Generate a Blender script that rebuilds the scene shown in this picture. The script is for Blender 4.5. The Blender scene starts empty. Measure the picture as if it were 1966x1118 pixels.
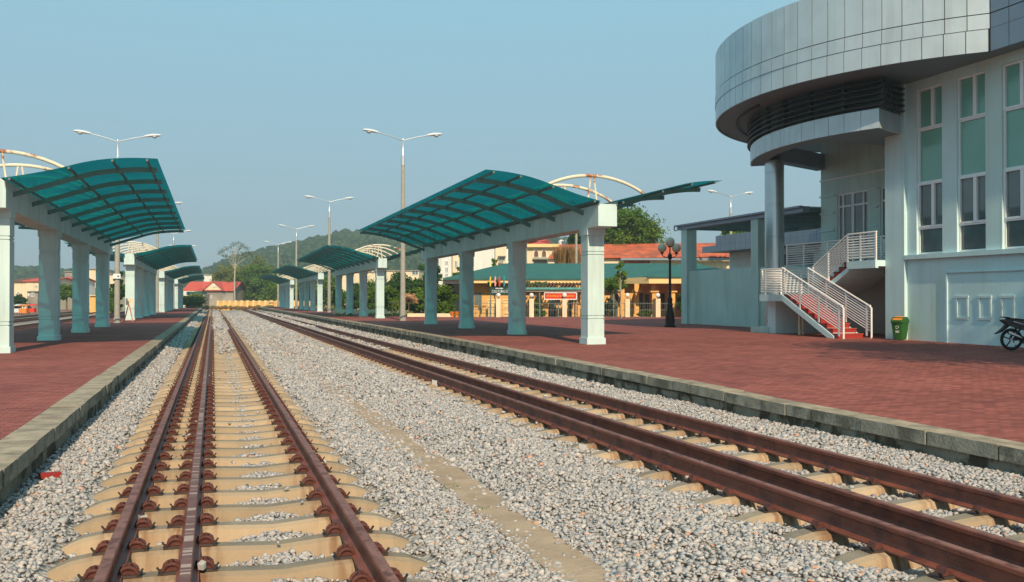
import bpy, math, random
import numpy as np
from mathutils import Vector, Matrix
random.seed(7); rng = np.random.default_rng(11)
PI = math.pi
# ------------------------------------------------------------------ camera, sky, sun
scn = bpy.context.scene
C = scn.collection
TH = math.radians(18.26); CT, ST = math.cos(TH), math.sin(TH)
CAMZ = 1.687
cam = bpy.data.cameras.new('camera'); co = bpy.data.objects.new('camera', cam); C.objects.link(co)
cam.sensor_width = 36; cam.lens = 31.86; cam.clip_end = 6000; cam.clip_start = .05
co.location = (0, 0, CAMZ); co.rotation_euler = (math.radians(90.53), 0, -TH)
scn.camera = co
w = bpy.data.worlds.new('World'); scn.world = w; w.use_nodes = True
nt = w.node_tree; bg = nt.nodes['Background']
sky = nt.nodes.new('ShaderNodeTexSky'); sky.sky_type = 'NISHITA'; sky.sun_disc = False
SUN_EL = math.radians(32.5); SUN_AZ = math.radians(186)
sky.sun_elevation = SUN_EL; sky.sun_rotation = SUN_AZ
sky.altitude = 0; sky.air_density = 1.0; sky.dust_density = .8; sky.ozone_density = 1.2
hs = nt.nodes.new('ShaderNodeMix'); hs.data_type = 'RGBA'; hs.blend_type = 'MULTIPLY'
hs.inputs['Factor'].default_value = 1.0; hs.inputs['B'].default_value = (1.02, 1.06, .97, 1)
nt.links.new(sky.outputs[0], hs.inputs['A'])
# humid, milky air : the clear-sky model is veiled by an even blue-grey
vz = nt.nodes.new('ShaderNodeTexCoord'); sp = nt.nodes.new('ShaderNodeSeparateXYZ'); nt.links.new(vz.outputs['Generated'], sp.inputs[0])
cv = nt.nodes.new('ShaderNodeMapRange'); cv.inputs[1].default_value = 0; cv.inputs[2].default_value = .34; nt.links.new(sp.outputs['Z'], cv.inputs[0])
vc = nt.nodes.new('ShaderNodeMix'); vc.data_type = 'RGBA'; vc.inputs['A'].default_value = (3.5, 4.75, 5.5, 1); vc.inputs['B'].default_value = (3.35, 6.6, 8.1, 1); nt.links.new(cv.outputs[0], vc.inputs['Factor'])
vm = nt.nodes.new('ShaderNodeMix'); vm.data_type = 'RGBA'; vm.inputs['Factor'].default_value = .82
nt.links.new(hs.outputs['Result'], vm.inputs['A']); nt.links.new(vc.outputs['Result'], vm.inputs['B']); nt.links.new(vm.outputs['Result'], bg.inputs['Color'])
bg.inputs['Strength'].default_value = .10
sl = bpy.data.lights.new('sun', 'SUN'); so = bpy.data.objects.new('sun', sl); C.objects.link(so)
sl.energy = 5.0; sl.angle = math.radians(.6); sl.color = (1.0, .81, .57)
sd = Vector((-math.sin(math.radians(6)) * math.cos(SUN_EL), -math.cos(math.radians(6)) * math.cos(SUN_EL), math.sin(SUN_EL)))
so.rotation_euler = sd.to_track_quat('Z', 'Y').to_euler(); so.location = (0, 0, 50)
scn.view_settings.view_transform = 'Standard'; scn.view_settings.look = 'None'
scn.view_settings.exposure = 0.0; scn.view_settings.gamma = 1

# ------------------------------------------------------------------ helpers
def tag(o, label=None, cat=None, group=None, kind=None):
    if label: o['label'] = label
    if cat: o['category'] = cat
    if group: o['group'] = group
    if kind: o['kind'] = kind
    return o
def thing(name, label, cat, loc=(0, 0, 0), rz=0, group=None):
    o = bpy.data.objects.new(name, None); C.objects.link(o); o.empty_display_size = .2
    o.location = loc; o.rotation_euler = (0, 0, rz)
    return tag(o, label, cat, group)
def copy_tree(o, parent=None):
    c = o.copy(); C.objects.link(c)
    if parent is not None: c.parent = parent
    for ch in list(o.children): copy_tree(ch, c)
    return c
def link_mesh(name, V, F, mats, parent=None, loc=None, smooth=None, mi=None):
    me = bpy.data.meshes.new(name)
    me.from_pydata([tuple(v) for v in V], [], F)
    if not isinstance(mats, (list, tuple)): mats = [mats]
    for m in mats: me.materials.append(m)
    if mi is not None: me.polygons.foreach_set('material_index', mi)
    if smooth:
        me.polygons.foreach_set('use_smooth', [True] * len(F)); me.set_sharp_from_angle(angle=math.radians(smooth))
    me.update()
    o = bpy.data.objects.new(name, me); C.objects.link(o)
    if parent is not None: o.parent = parent
    if loc: o.location = loc
    return o
def np_mesh(name, V, F, mats, parent=None, fmi=None, attr=None):
    """V (n,3), F (m,k) arrays -> object (fast)"""
    me = bpy.data.meshes.new(name); k = F.shape[1]
    me.vertices.add(len(V)); me.vertices.foreach_set('co', V.astype(np.float32).ravel())
    me.loops.add(F.size); me.loops.foreach_set('vertex_index', F.astype(np.int32).ravel())
    me.polygons.add(len(F)); me.polygons.foreach_set('loop_start', np.arange(0, F.size, k, dtype=np.int32))
    if not isinstance(mats, (list, tuple)): mats = [mats]
    for m in mats: me.materials.append(m)
    if fmi is not None: me.polygons.foreach_set('material_index', fmi.astype(np.int32))
    if attr is not None:
        a = me.attributes.new('rnd', 'FLOAT', 'POINT'); a.data.foreach_set('value', attr.astype(np.float32))
    me.update(calc_edges=True)
    o = bpy.data.objects.new(name, me); C.objects.link(o)
    if parent is not None: o.parent = parent
    return o
BOXF = [(0, 3, 2, 1), (4, 5, 6, 7), (0, 1, 5, 4), (1, 2, 6, 5), (2, 3, 7, 6), (3, 0, 4, 7)]
class MB:
    def __init__(s): s.V = []; s.F = []; s.M = []
    def add(s, V, F, m=0):
        b = len(s.V); s.V += [tuple(v) for v in V]; s.F += [tuple(i + b for i in f) for f in F]; s.M += [m] * len(F); return s
    def box(s, x0, x1, y0, y1, z0, z1, m=0):
        return s.add([(x0, y0, z0), (x1, y0, z0), (x1, y1, z0), (x0, y1, z0), (x0, y0, z1), (x1, y0, z1), (x1, y1, z1), (x0, y1, z1)], BOXF, m)
    def hexa(s, P, m=0): return s.add(P, BOXF, m)
    def beam(s, a, b, w, h, m=0, up=(0, 0, 1)):
        a = Vector(a); b = Vector(b); d = (b - a).normalized(); up = Vector(up)
        r = d.cross(up)
        if r.length < 1e-4: r = d.cross(Vector((1, 0, 0)))
        r.normalize(); u = r.cross(d)
        P = []
        for p in (a, b):
            for q in ((-1, -1), (1, -1), (1, 1), (-1, 1)): P.append(p + r * q[0] * w / 2 + u * q[1] * h / 2)
        return s.add(P, [(0, 1, 2, 3), (7, 6, 5, 4), (0, 4, 5, 1), (1, 5, 6, 2), (2, 6, 7, 3), (3, 7, 4, 0)], m)
    def tube(s, pts, r, n=8, m=0, cap=True):
        pts = [Vector(p) for p in pts]; k = len(pts); rs = r if isinstance(r, (list, tuple)) else [r] * k
        V = []; ref = None
        for i, p in enumerate(pts):
            d = (pts[min(i + 1, k - 1)] - pts[max(i - 1, 0)]).normalized()
            if ref is None: ref = Vector((0, 0, 1)) if abs(d.z) < .9 else Vector((1, 0, 0))
            a = d.cross(ref).normalized(); b = a.cross(d).normalized(); ref = b
            for j in range(n):
                t = 2 * PI * j / n; V.append(p + a * math.cos(t) * rs[i] + b * math.sin(t) * rs[i])
        F = [(i * n + j, i * n + (j + 1) % n, (i + 1) * n + (j + 1) % n, (i + 1) * n + j) for i in range(k - 1) for j in range(n)]
        if cap: F += [tuple(range(n - 1, -1, -1)), tuple(range((k - 1) * n, k * n))]
        return s.add(V, F, m)
    def lathe(s, prof, n=16, c=(0, 0, 0), m=0, sx=1, sy=1):
        V = []; F = []; k = len(prof)
        for (r, z) in prof:
            for j in range(n):
                t = 2 * PI * j / n; V.append((c[0] + r * sx * math.cos(t), c[1] + r * sy * math.sin(t), c[2] + z))
        for i in range(k - 1):
            for j in range(n): F.append((i * n + j, i * n + (j + 1) % n, (i + 1) * n + (j + 1) % n, (i + 1) * n + j))
        if prof[0][0] > 1e-3: F.append(tuple(range(n - 1, -1, -1)))
        if prof[-1][0] > 1e-3: F.append(tuple(range((k - 1) * n, k * n)))
        return s.add(V, F, m)
    def sphere(s, c, r, n=14, m=0, sz=1):
        pr = [(max(r * math.sin(PI * i / 8), 1e-4), -r * sz * math.cos(PI * i / 8)) for i in range(9)]
        return s.lathe(pr, n, c, m)
    def prism(s, poly, ax, a0, a1, m=0):
        """poly: 2D outline; ax 'x','y','z' extrusion axis"""
        def mk(p, a):
            return {'x': (a, p[0], p[1]), 'y': (p[0], a, p[1]), 'z': (p[0], p[1], a)}[ax]
        n = len(poly); V = [mk(p, a0) for p in poly] + [mk(p, a1) for p in poly]
        F = [(i, (i + 1) % n, n + (i + 1) % n, n + i) for i in range(n)] + [tuple(range(n - 1, -1, -1)), tuple(range(n, 2 * n))]
        return s.add(V, F, m)
    def build(s, name, mats, parent=None, smooth=35, loc=None):
        return link_mesh(name, s.V, s.F, mats, parent, loc, smooth, s.M)
def smoothstep(t): t = max(0, min(1, t)); return t * t * (3 - 2 * t)
def interp(x, xs, ys): return float(np.interp(x, xs, ys))
def catmull(P, n=5):
    out = []
    Q = [P[0]] + list(P) + [P[-1]]
    for i in range(1, len(Q) - 2):
        for k in range(n):
            t = k / n; a, b, c, d = (np.array(Q[j], float) for j in (i - 1, i, i + 1, i + 2))
            out.append(tuple(.5 * ((2 * b) + (c - a) * t + (2 * a - 5 * b + 4 * c - d) * t * t + (3 * b - a - 3 * c + d) * t ** 3)))
    out.append(tuple(P[-1])); return out

# ------------------------------------------------------------------ materials
def mat(name, col, rough=.8, metal=0, var=.12, vs=1.5, bump=0, bs=30, col2=None, c2s=.6, c2t=(.5, .62), spec=.22, obj=False, streak=0):
    m = bpy.data.materials.new(name); m.use_nodes = True; n = m.node_tree.nodes; L = m.node_tree.links
    b = n['Principled BSDF']; b.inputs['Roughness'].default_value = rough; b.inputs['Metallic'].default_value = metal
    b.inputs['Specular IOR Level'].default_value = spec
    if obj: src = n.new('ShaderNodeTexCoord').outputs['Object']
    else: src = n.new('ShaderNodeNewGeometry').outputs['Position']
    nz = n.new('ShaderNodeTexNoise'); nz.inputs['Scale'].default_value = vs; nz.inputs['Detail'].default_value = 6
    L.new(src, nz.inputs['Vector'])
    mr = n.new('ShaderNodeMapRange'); mr.inputs['From Min'].default_value = .3; mr.inputs['From Max'].default_value = .7
    mr.inputs['To Min'].default_value = 1 - var; mr.inputs['To Max'].default_value = 1 + var
    L.new(nz.outputs['Fac'], mr.inputs['Value'])
    mx = n.new('ShaderNodeMix'); mx.data_type = 'RGBA'; mx.blend_type = 'MULTIPLY'; mx.inputs['Factor'].default_value = 1
    mx.inputs['A'].default_value = (*col, 1); L.new(mr.outputs[0], mx.inputs['B']); out = mx.outputs['Result']
    if col2:
        n2 = n.new('ShaderNodeTexNoise'); n2.inputs['Scale'].default_value = c2s; n2.inputs['Detail'].default_value = 8; n2.inputs['Roughness'].default_value = .65
        if streak:
            mp = n.new('ShaderNodeMapping'); mp.inputs['Scale'].default_value = (1, 1, streak); L.new(src, mp.inputs[0]); L.new(mp.outputs[0], n2.inputs['Vector'])
        else: L.new(src, n2.inputs['Vector'])
        cr = n.new('ShaderNodeMapRange'); cr.inputs['From Min'].default_value = c2t[0]; cr.inputs['From Max'].default_value = c2t[1]
        L.new(n2.outputs['Fac'], cr.inputs['Value'])
        m2 = n.new('ShaderNodeMix'); m2.data_type = 'RGBA'; L.new(cr.outputs[0], m2.inputs['Factor'])
        L.new(out, m2.inputs['A']); m2.inputs['B'].default_value = (*col2, 1); out = m2.outputs['Result']
    L.new(out, b.inputs['Base Color'])
    if bump:
        nb = n.new('ShaderNodeTexNoise'); nb.inputs['Scale'].default_value = bs; nb.inputs['Detail'].default_value = 5; L.new(src, nb.inputs['Vector'])
        bp = n.new('ShaderNodeBump'); bp.inputs['Strength'].default_value = bump; bp.inputs['Distance'].default_value = .02
        L.new(nb.outputs['Fac'], bp.inputs['Height']); L.new(bp.outputs[0], b.inputs['Normal'])
    return m
M = {}
M['paint'] = mat('mint_paint', (.55, .70, .69), .75, var=.05, vs=1.2, bump=.15, bs=60, col2=(.42, .50, .44), c2s=1.6, c2t=(.50, .85), streak=.22)
M['wall'] = mat('wall_render', (.56, .74, .75), .8, var=.06, vs=.7, bump=.2, bs=50, col2=(.54, .66, .55), c2s=.5, c2t=(.50, .75), streak=.3)
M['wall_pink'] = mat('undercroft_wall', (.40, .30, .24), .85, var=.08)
M['dkwall'] = mat('wall_render_grey', (.50, .66, .61), .8, var=.07, vs=.7, bump=.2, col2=(.33, .43, .37), c2s=.7, c2t=(.5, .8), streak=.3)
M['white'] = mat('white_frame', (.78, .80, .80), .45, var=.03)
M['steelpaint'] = mat('rail_paint', (.80, .78, .75), .45, var=.05, vs=6)
M['rib'] = mat('rib_steel', (.13, .17, .16), .5, var=.1, spec=.4)
M['cream'] = mat('arch_pipe', (.72, .64, .50), .6, var=.08, col2=(.33, .12, .06), c2s=2.2, c2t=(.56, .62))
M['rust'] = mat('rusty_rail', (.20, .058, .034), .55, var=.25, vs=5, bump=.3, bs=60, col2=(.11, .033, .025), c2s=3, spec=.5)
M['railtop'] = mat('rail_head', (.22, .105, .085), .6, metal=0, var=.2, vs=8, col2=(.12, .05, .04), c2s=9, c2t=(.5, .6))
M['railscr'] = mat('scored_rail_head', (.17, .075, .06), .5, var=.2, vs=8)
def _scr():
    m = M['railscr']; n = m.node_tree.nodes; L = m.node_tree.links; b = n['Principled BSDF']; src = b.inputs['Base Color'].links[0].from_socket
    g = n.new('ShaderNodeNewGeometry'); mp = n.new('ShaderNodeMapping'); mp.inputs['Scale'].default_value = (1.2, 13, 1); L.new(g.outputs['Position'], mp.inputs[0])
    z = n.new('ShaderNodeTexNoise'); z.inputs['Scale'].default_value = 1; z.inputs['Detail'].default_value = 4; L.new(mp.outputs[0], z.inputs['Vector'])
    r = n.new('ShaderNodeMapRange'); r.inputs[1].default_value = .55; r.inputs[2].default_value = .59; r.inputs[4].default_value = .75; L.new(z.outputs['Fac'], r.inputs[0])
    x = n.new('ShaderNodeMix'); x.data_type = 'RGBA'; L.new(r.outputs[0], x.inputs['Factor']); L.new(src, x.inputs['A']); x.inputs['B'].default_value = (.50, .36, .30, 1); L.new(x.outputs['Result'], b.inputs['Base Color'])
_scr()
M['clip'] = mat('rusty_clip', (.105, .036, .028), .6, var=.3, vs=20, bump=.3, bs=120)
M['pad'] = mat('clip_pad', (.05, .035, .03), .7)
M['sleeper'] = mat('sleeper_concrete', (.43, .315, .205), .92, var=.16, vs=4, bump=.25, bs=40, col2=(.34, .245, .155), c2s=4, c2t=(.45, .75))
M['sleeper_top'] = mat('sleeper_top', (.25, .21, .165), .95, var=.15, vs=9, bump=.3, bs=50, col2=(.32, .255, .18), c2s=2, c2t=(.45, .6))
def _vary(m, stain):
    n = m.node_tree.nodes; L = m.node_tree.links; b = n['Principled BSDF']; src = b.inputs['Base Color'].links[0].from_socket
    oi = n.new('ShaderNodeObjectInfo'); r = n.new('ShaderNodeMapRange'); r.inputs[3].default_value = .80; r.inputs[4].default_value = 1.16; L.new(oi.outputs['Random'], r.inputs[0])
    x = n.new('ShaderNodeMix'); x.data_type = 'RGBA'; x.blend_type = 'MULTIPLY'; x.inputs['Factor'].default_value = 1; L.new(src, x.inputs['A']); L.new(r.outputs[0], x.inputs['B']); out = x.outputs['Result']
    if stain:   # rust washed down beside the fastenings
        g = n.new('ShaderNodeNewGeometry'); sx = n.new('ShaderNodeSeparateXYZ'); L.new(g.outputs['Position'], sx.inputs[0]); last = None
        for rx in (-.579, -.141, .928, 4.325, 4.765, 5.83):
            a = n.new('ShaderNodeMath'); a.operation = 'SUBTRACT'; L.new(sx.outputs['X'], a.inputs[0]); a.inputs[1].default_value = rx
            c = n.new('ShaderNodeMath'); c.operation = 'ABSOLUTE'; L.new(a.outputs[0], c.inputs[0])
            if last is None: last = c
            else: d = n.new('ShaderNodeMath'); d.operation = 'MINIMUM'; L.new(last.outputs[0], d.inputs[0]); L.new(c.outputs[0], d.inputs[1]); last = d
        mp = n.new('ShaderNodeMapping'); mp.inputs['Scale'].default_value = (14, 4, 1.5); L.new(g.outputs['Position'], mp.inputs[0]); z = n.new('ShaderNodeTexNoise'); z.inputs['Scale'].default_value = 1.6; L.new(mp.outputs[0], z.inputs['Vector'])
        k = n.new('ShaderNodeMapRange'); k.inputs[1].default_value = .10; k.inputs[2].default_value = .24; k.inputs[3].default_value = 1; k.inputs[4].default_value = 0; L.new(last.outputs[0], k.inputs[0])
        q = n.new('ShaderNodeMapRange'); q.inputs[1].default_value = .40; q.inputs[2].default_value = .62; q.inputs[4].default_value = .75; L.new(z.outputs['Fac'], q.inputs[0])
        f = n.new('ShaderNodeMath'); f.operation = 'MULTIPLY'; L.new(k.outputs[0], f.inputs[0]); L.new(q.outputs[0], f.inputs[1])
        y = n.new('ShaderNodeMix'); y.data_type = 'RGBA'; L.new(f.outputs[0], y.inputs['Factor']); L.new(out, y.inputs['A']); y.inputs['B'].default_value = (.20, .09, .045, 1); out = y.outputs['Result']
    L.new(out, b.inputs['Base Color'])
_vary(M['sleeper'], True); _vary(M['sleeper_top'], True)
M['kerb_top'] = mat('kerb_top', (.38, .305, .22), .95, var=.2, vs=5, bump=.5, bs=35, col2=(.21, .175, .13), c2s=3, c2t=(.46, .64))
M['kerb_side'] = mat('kerb_side', (.32, .285, .22), .95, var=.24, vs=4, bump=.6, bs=30, col2=(.15, .135, .10), c2s=2.6, c2t=(.47, .60))
M['plat_wall'] = mat('platform_wall', (.25, .23, .18), .95, var=.25, vs=3, bump=.7, bs=20, col2=(.075, .06, .038), c2s=1.6, c2t=(.48, .55))
M['concrete'] = mat('pole_concrete', (.36, .34, .29), .9, var=.1, vs=5, bump=.2)
M['silver'] = mat('silver_metal', (.62, .64, .66), .35, metal=.7, var=.05)
M['lampgrey'] = mat('lamp_body', (.62, .66, .68), .4, var=.04)
M['glassbowl'] = mat('lamp_bowl', (.45, .48, .48), .15, var=.02)
M['clad'] = mat('aluminium_cladding', (.52, .58, .60), .36, metal=.45, var=.09, vs=1.1)
M['clad_dark'] = mat('cladding_joint', (.05, .06, .065), .7)
M['clad_side'] = mat('cladding_shade_and_trim', (.24, .29, .35), .4, metal=.4, var=.06)  # straight fascia's grazing shade put into the colour; beams and gutters share it
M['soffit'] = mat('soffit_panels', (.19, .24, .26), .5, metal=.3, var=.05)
M['column'] = mat('metal_column', (.50, .55, .58), .24, metal=.85, var=.05)
M['louvre'] = mat('louvre_dark', (.05, .055, .055), .45, metal=.3)
M['glass'] = mat('window_glass', (.11, .14, .14), .05, var=.35, vs=.8, spec=.8)
M['greenglass'] = mat('green_glass', (.17, .40, .32), .12, var=.12, vs=.7, spec=.7)
M['redstep'] = mat('red_steps', (.34, .035, .03), .5, var=.08)
M['brownstep'] = mat('dark_tread', (.12, .04, .035), .6)
M['green'] = mat('bin_green', (.028, .11, .022), .4, var=.1)
M['orange'] = mat('bin_orange', (.72, .22, .03), .45)
M['black'] = mat('black_iron', (.018, .018, .018), .4)
M['globe'] = mat('globe_glass', (.58, .56, .42), .25, var=.04)
M['navy'] = mat('navy_plastic', (.012, .02, .035), .25, spec=.6)
M['tyre'] = mat('tyre', (.02, .02, .021), .8)
M['chrome'] = mat('chrome', (.7, .7, .72), .15, metal=1)
M['whitep'] = mat('white_plastic', (.75, .74, .72), .3)
M['roofgreen'] = mat('green_tile_roof', (.033, .125, .105), .55, var=.12, vs=1.5)
M['yellow'] = mat('yellow_wall', (.80, .46, .16), .85, var=.06, vs=1, col2=(.70, .38, .12), c2s=.5)
M['yellow2'] = mat('yellow_trim', (.86, .60, .28), .8, var=.05)
M['creamwall'] = mat('cream_wall', (.80, .66, .46), .85, var=.06, vs=.6)
M['whitewall'] = mat('white_wall', (.74, .74, .70), .85, var=.06, vs=.5)
M['greywall'] = mat('grey_wall', (.38, .34, .29), .9, var=.12, vs=.5, col2=(.27, .25, .22), c2s=.3, c2t=(.45, .6))
M['redroof'] = mat('red_roof', (.60, .10, .065), .65, var=.1, vs=1)
M['tile'] = mat('orange_tile', (.55, .13, .06), .8, var=.22, vs=1.2, col2=(.34, .10, .06), c2s=.5, c2t=(.5, .6))
M['brown'] = mat('brown_wood', (.17, .09, .05), .8, var=.2)
M['signgreen'] = mat('sign_green', (.015, .06, .05), .4)
M['banner'] = mat('banner_red', (.62, .03, .02), .6)
M['yellowtext'] = mat('yellow_text', (.85, .55, .06), .6)
M['bark'] = mat('bark', (.17, .13, .09), .9, var=.25, vs=6, bump=.4, bs=30)
M['bark_pale'] = mat('bark_pale', (.42, .38, .30), .9, var=.15)
M['dirt'] = mat('dirt', (.27, .19, .12), 1, var=.2, vs=.3, col2=(.10, .14, .05), c2s=.06, c2t=(.42, .55))
M['strip'] = mat('drain_concrete', (.42, .30, .205), .95, var=.18, vs=2.5, bump=.4, bs=25, col2=(.36, .25, .17), c2s=3, c2t=(.5, .62))
M['brick'] = mat('brick_lump', (.55, .18, .10), .9, var=.2, vs=4)
M['blue'] = mat('blue_metal', (.04, .15, .42), .5)
M['teal_awn'] = mat('teal_awning', (.10, .33, .30), .6, var=.2, vs=3)
M['pink'] = mat('pink_cloth', (.85, .35, .42), .7)
M['yel'] = mat('yellow_cloth', (.85, .55, .03), .7)
M['redc'] = mat('red_cloth', (.75, .05, .03), .7)
M['bluec'] = mat('blue_cloth', (.03, .30, .42), .7)

def streaks(m, amt, sc=(3.2, 3.2, .16), lo=.50, hi=.72):
    # rain streaks and grime running down painted faces
    n = m.node_tree.nodes; L = m.node_tree.links; b = n['Principled BSDF']; src = b.inputs['Base Color'].links[0].from_socket
    g = n.new('ShaderNodeNewGeometry'); mp = n.new('ShaderNodeMapping'); mp.inputs['Scale'].default_value = sc; L.new(g.outputs['Position'], mp.inputs[0])
    z = n.new('ShaderNodeTexNoise'); z.inputs['Scale'].default_value = 1; z.inputs['Detail'].default_value = 8; z.inputs['Roughness'].default_value = .65; L.new(mp.outputs[0], z.inputs['Vector'])
    r = n.new('ShaderNodeMapRange'); r.inputs[1].default_value = lo; r.inputs[2].default_value = hi; r.inputs[4].default_value = amt; L.new(z.outputs['Fac'], r.inputs[0])
    x = n.new('ShaderNodeMix'); x.data_type = 'RGBA'; L.new(r.outputs[0], x.inputs['Factor']); L.new(src, x.inputs['A']); x.inputs['B'].default_value = (.19, .19, .15, 1); L.new(x.outputs['Result'], b.inputs['Base Color'])
for k_, a_ in (('paint', .26), ('wall', .15), ('dkwall', .15), ('clad', .20), ('column', .15), ('yellow', .25), ('whitewall', .3), ('creamwall', .3), ('concrete', .35), ('plat_wall', .5), ('kerb_side', .4)): streaks(M[k_], a_, (9, 9, .8) if k_ in ('plat_wall', 'kerb_side') else (3.2, 3.2, .16))
def leaf_mat(name, c1, c2, trans=.35):
    m = bpy.data.materials.new(name); m.use_nodes = True; n = m.node_tree.nodes; L = m.node_tree.links
    n.remove(n['Principled BSDF']); out = n['Material Output']
    a = n.new('ShaderNodeAttribute'); a.attribute_name = 'rnd'
    mx = n.new('ShaderNodeMix'); mx.data_type = 'RGBA'; mx.inputs['A'].default_value = (*c1, 1); mx.inputs['B'].default_value = (*c2, 1)
    L.new(a.outputs['Fac'], mx.inputs['Factor'])
    d = n.new('ShaderNodeBsdfDiffuse'); t = n.new('ShaderNodeBsdfTranslucent'); g = n.new('ShaderNodeMixShader'); g.inputs[0].default_value = trans
    L.new(mx.outputs['Result'], d.inputs[0]); L.new(mx.outputs['Result'], t.inputs[0]); L.new(d.outputs[0], g.inputs[1]); L.new(t.outputs[0], g.inputs[2])
    L.new(g.outputs[0], out.inputs[0]); return m
M['leaf_dark'] = leaf_mat('leaf_dark', (.032, .07, .02), (.085, .17, .04))
M['leaf_mid'] = leaf_mat('leaf_mid', (.055, .13, .02), (.19, .29, .045))
M['leaf_yel'] = leaf_mat('leaf_yellow', (.12, .15, .03), (.28, .30, .07))
M['leaf_pale'] = leaf_mat('leaf_pale', (.10, .14, .07), (.22, .27, .14))
M['leaf_hill'] = leaf_mat('leaf_hill', (.022, .052, .017), (.075, .11, .035), .1)
M['reed'] = leaf_mat('reed_leaf', (.30, .16, .06), (.42, .27, .12))
M['flower'] = leaf_mat('flower', (.65, .25, .1), (.8, .6, .4))

def roof_mat():
    m = bpy.data.materials.new('teal_polycarbonate'); m.use_nodes = True; n = m.node_tree.nodes; L = m.node_tree.links
    n.remove(n['Principled BSDF']); out = n['Material Output']
    g = n.new('ShaderNodeNewGeometry'); nz = n.new('ShaderNodeTexNoise'); nz.inputs['Scale'].default_value = 1.1; nz.inputs['Detail'].default_value = 5
    L.new(g.outputs['Position'], nz.inputs['Vector'])
    cr = n.new('ShaderNodeMix'); cr.data_type = 'RGBA'; cr.inputs['A'].default_value = (.004, .13, .155, 1); cr.inputs['B'].default_value = (.009, .26, .275, 1)
    L.new(nz.outputs['Fac'], cr.inputs['Factor'])
    tp = n.new('ShaderNodeBsdfTransparent'); tl = n.new('ShaderNodeBsdfTranslucent'); df = n.new('ShaderNodeBsdfDiffuse'); gl = n.new('ShaderNodeBsdfGlossy'); gl.inputs['Roughness'].default_value = .25
    for b in (tp, tl, df): L.new(cr.outputs['Result'], b.inputs[0])
    gl.inputs[0].default_value = (.5, .7, .7, 1)
    m1 = n.new('ShaderNodeMixShader'); m1.inputs[0].default_value = .42; L.new(tp.outputs[0], m1.inputs[1]); L.new(tl.outputs[0], m1.inputs[2])
    m2 = n.new('ShaderNodeMixShader'); m2.inputs[0].default_value = .15; L.new(m1.outputs[0], m2.inputs[1]); L.new(df.outputs[0], m2.inputs[2])
    m3 = n.new('ShaderNodeMixShader'); m3.inputs[0].default_value = .05; L.new(m2.outputs[0], m3.inputs[1]); L.new(gl.outputs[0], m3.inputs[2])
    L.new(m3.outputs[0], out.inputs[0]); return m
M['poly'] = roof_mat()

def paver_mat():
    m = bpy.data.materials.new('red_brick_paving'); m.use_nodes = True; n = m.node_tree.nodes; L = m.node_tree.links; b = n['Principled BSDF']
    b.inputs['Roughness'].default_value = .85; b.inputs['Specular IOR Level'].default_value = .12
    g = n.new('ShaderNodeNewGeometry'); br = n.new('ShaderNodeTexBrick'); L.new(g.outputs['Position'], br.inputs['Vector'])
    br.inputs['Scale'].default_value = 1; br.inputs['Brick Width'].default_value = .2; br.inputs['Row Height'].default_value = .1; br.inputs['Mortar Size'].default_value = .006
    br.inputs['Color1'].default_value = (.37, .115, .092, 1); br.inputs['Color2'].default_value = (.23, .068, .056, 1); br.inputs['Mortar'].default_value = (.13, .06, .05, 1); br.inputs['Bias'].default_value = -.1
    nz = n.new('ShaderNodeTexNoise'); nz.inputs['Scale'].default_value = .45; nz.inputs['Detail'].default_value = 9; nz.inputs['Roughness'].default_value = .7; L.new(g.outputs['Position'], nz.inputs['Vector'])
    mr = n.new('ShaderNodeMapRange'); mr.inputs[1].default_value = .35; mr.inputs[2].default_value = .68; mr.inputs[3].default_value = .80; mr.inputs[4].default_value = 1.18; L.new(nz.outputs['Fac'], mr.inputs[0])
    mx = n.new('ShaderNodeMix'); mx.data_type = 'RGBA'; mx.blend_type = 'MULTIPLY'; mx.inputs['Factor'].default_value = 1; L.new(br.outputs['Color'], mx.inputs['A']); L.new(mr.outputs[0], mx.inputs['B'])
    # dusty / efflorescence scuffs
    n3 = n.new('ShaderNodeTexNoise'); n3.inputs['Scale'].default_value = 2.6; n3.inputs['Detail'].default_value = 10; n3.inputs['Roughness'].default_value = .8; L.new(g.outputs['Position'], n3.inputs['Vector'])
    c3 = n.new('ShaderNodeMapRange'); c3.inputs[1].default_value = .60; c3.inputs[2].default_value = .72; c3.inputs[3].default_value = 0; c3.inputs[4].default_value = .55; L.new(n3.outputs['Fac'], c3.inputs[0])
    m3 = n.new('ShaderNodeMix'); m3.data_type = 'RGBA'; L.new(c3.outputs[0], m3.inputs['Factor']); L.new(mx.outputs['Result'], m3.inputs['A']); m3.inputs['B'].default_value = (.42, .21, .17, 1)
    n4 = n.new('ShaderNodeTexNoise'); n4.inputs['Scale'].default_value = 1.7; n4.inputs['Detail'].default_value = 10; n4.inputs['Roughness'].default_value = .75; L.new(g.outputs['Position'], n4.inputs['Vector'])
    c4 = n.new('ShaderNodeMapRange'); c4.inputs[1].default_value = .56; c4.inputs[2].default_value = .66; c4.inputs[4].default_value = .4; L.new(n4.outputs['Fac'], c4.inputs[0])
    m4 = n.new('ShaderNodeMix'); m4.data_type = 'RGBA'; L.new(c4.outputs[0], m4.inputs['Factor']); L.new(m3.outputs['Result'], m4.inputs['A']); m4.inputs['B'].default_value = (.15, .06, .058, 1)
    L.new(m4.outputs['Result'], b.inputs['Base Color'])
    bp = n.new('ShaderNodeBump'); bp.inputs['Strength'].default_value = .5; bp.inputs['Distance'].default_value = .01; L.new(br.outputs['Fac'], bp.inputs['Height']); bp.invert = True; L.new(bp.outputs[0], b.inputs['Normal'])
    return m
M['paver'] = paver_mat()
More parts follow.
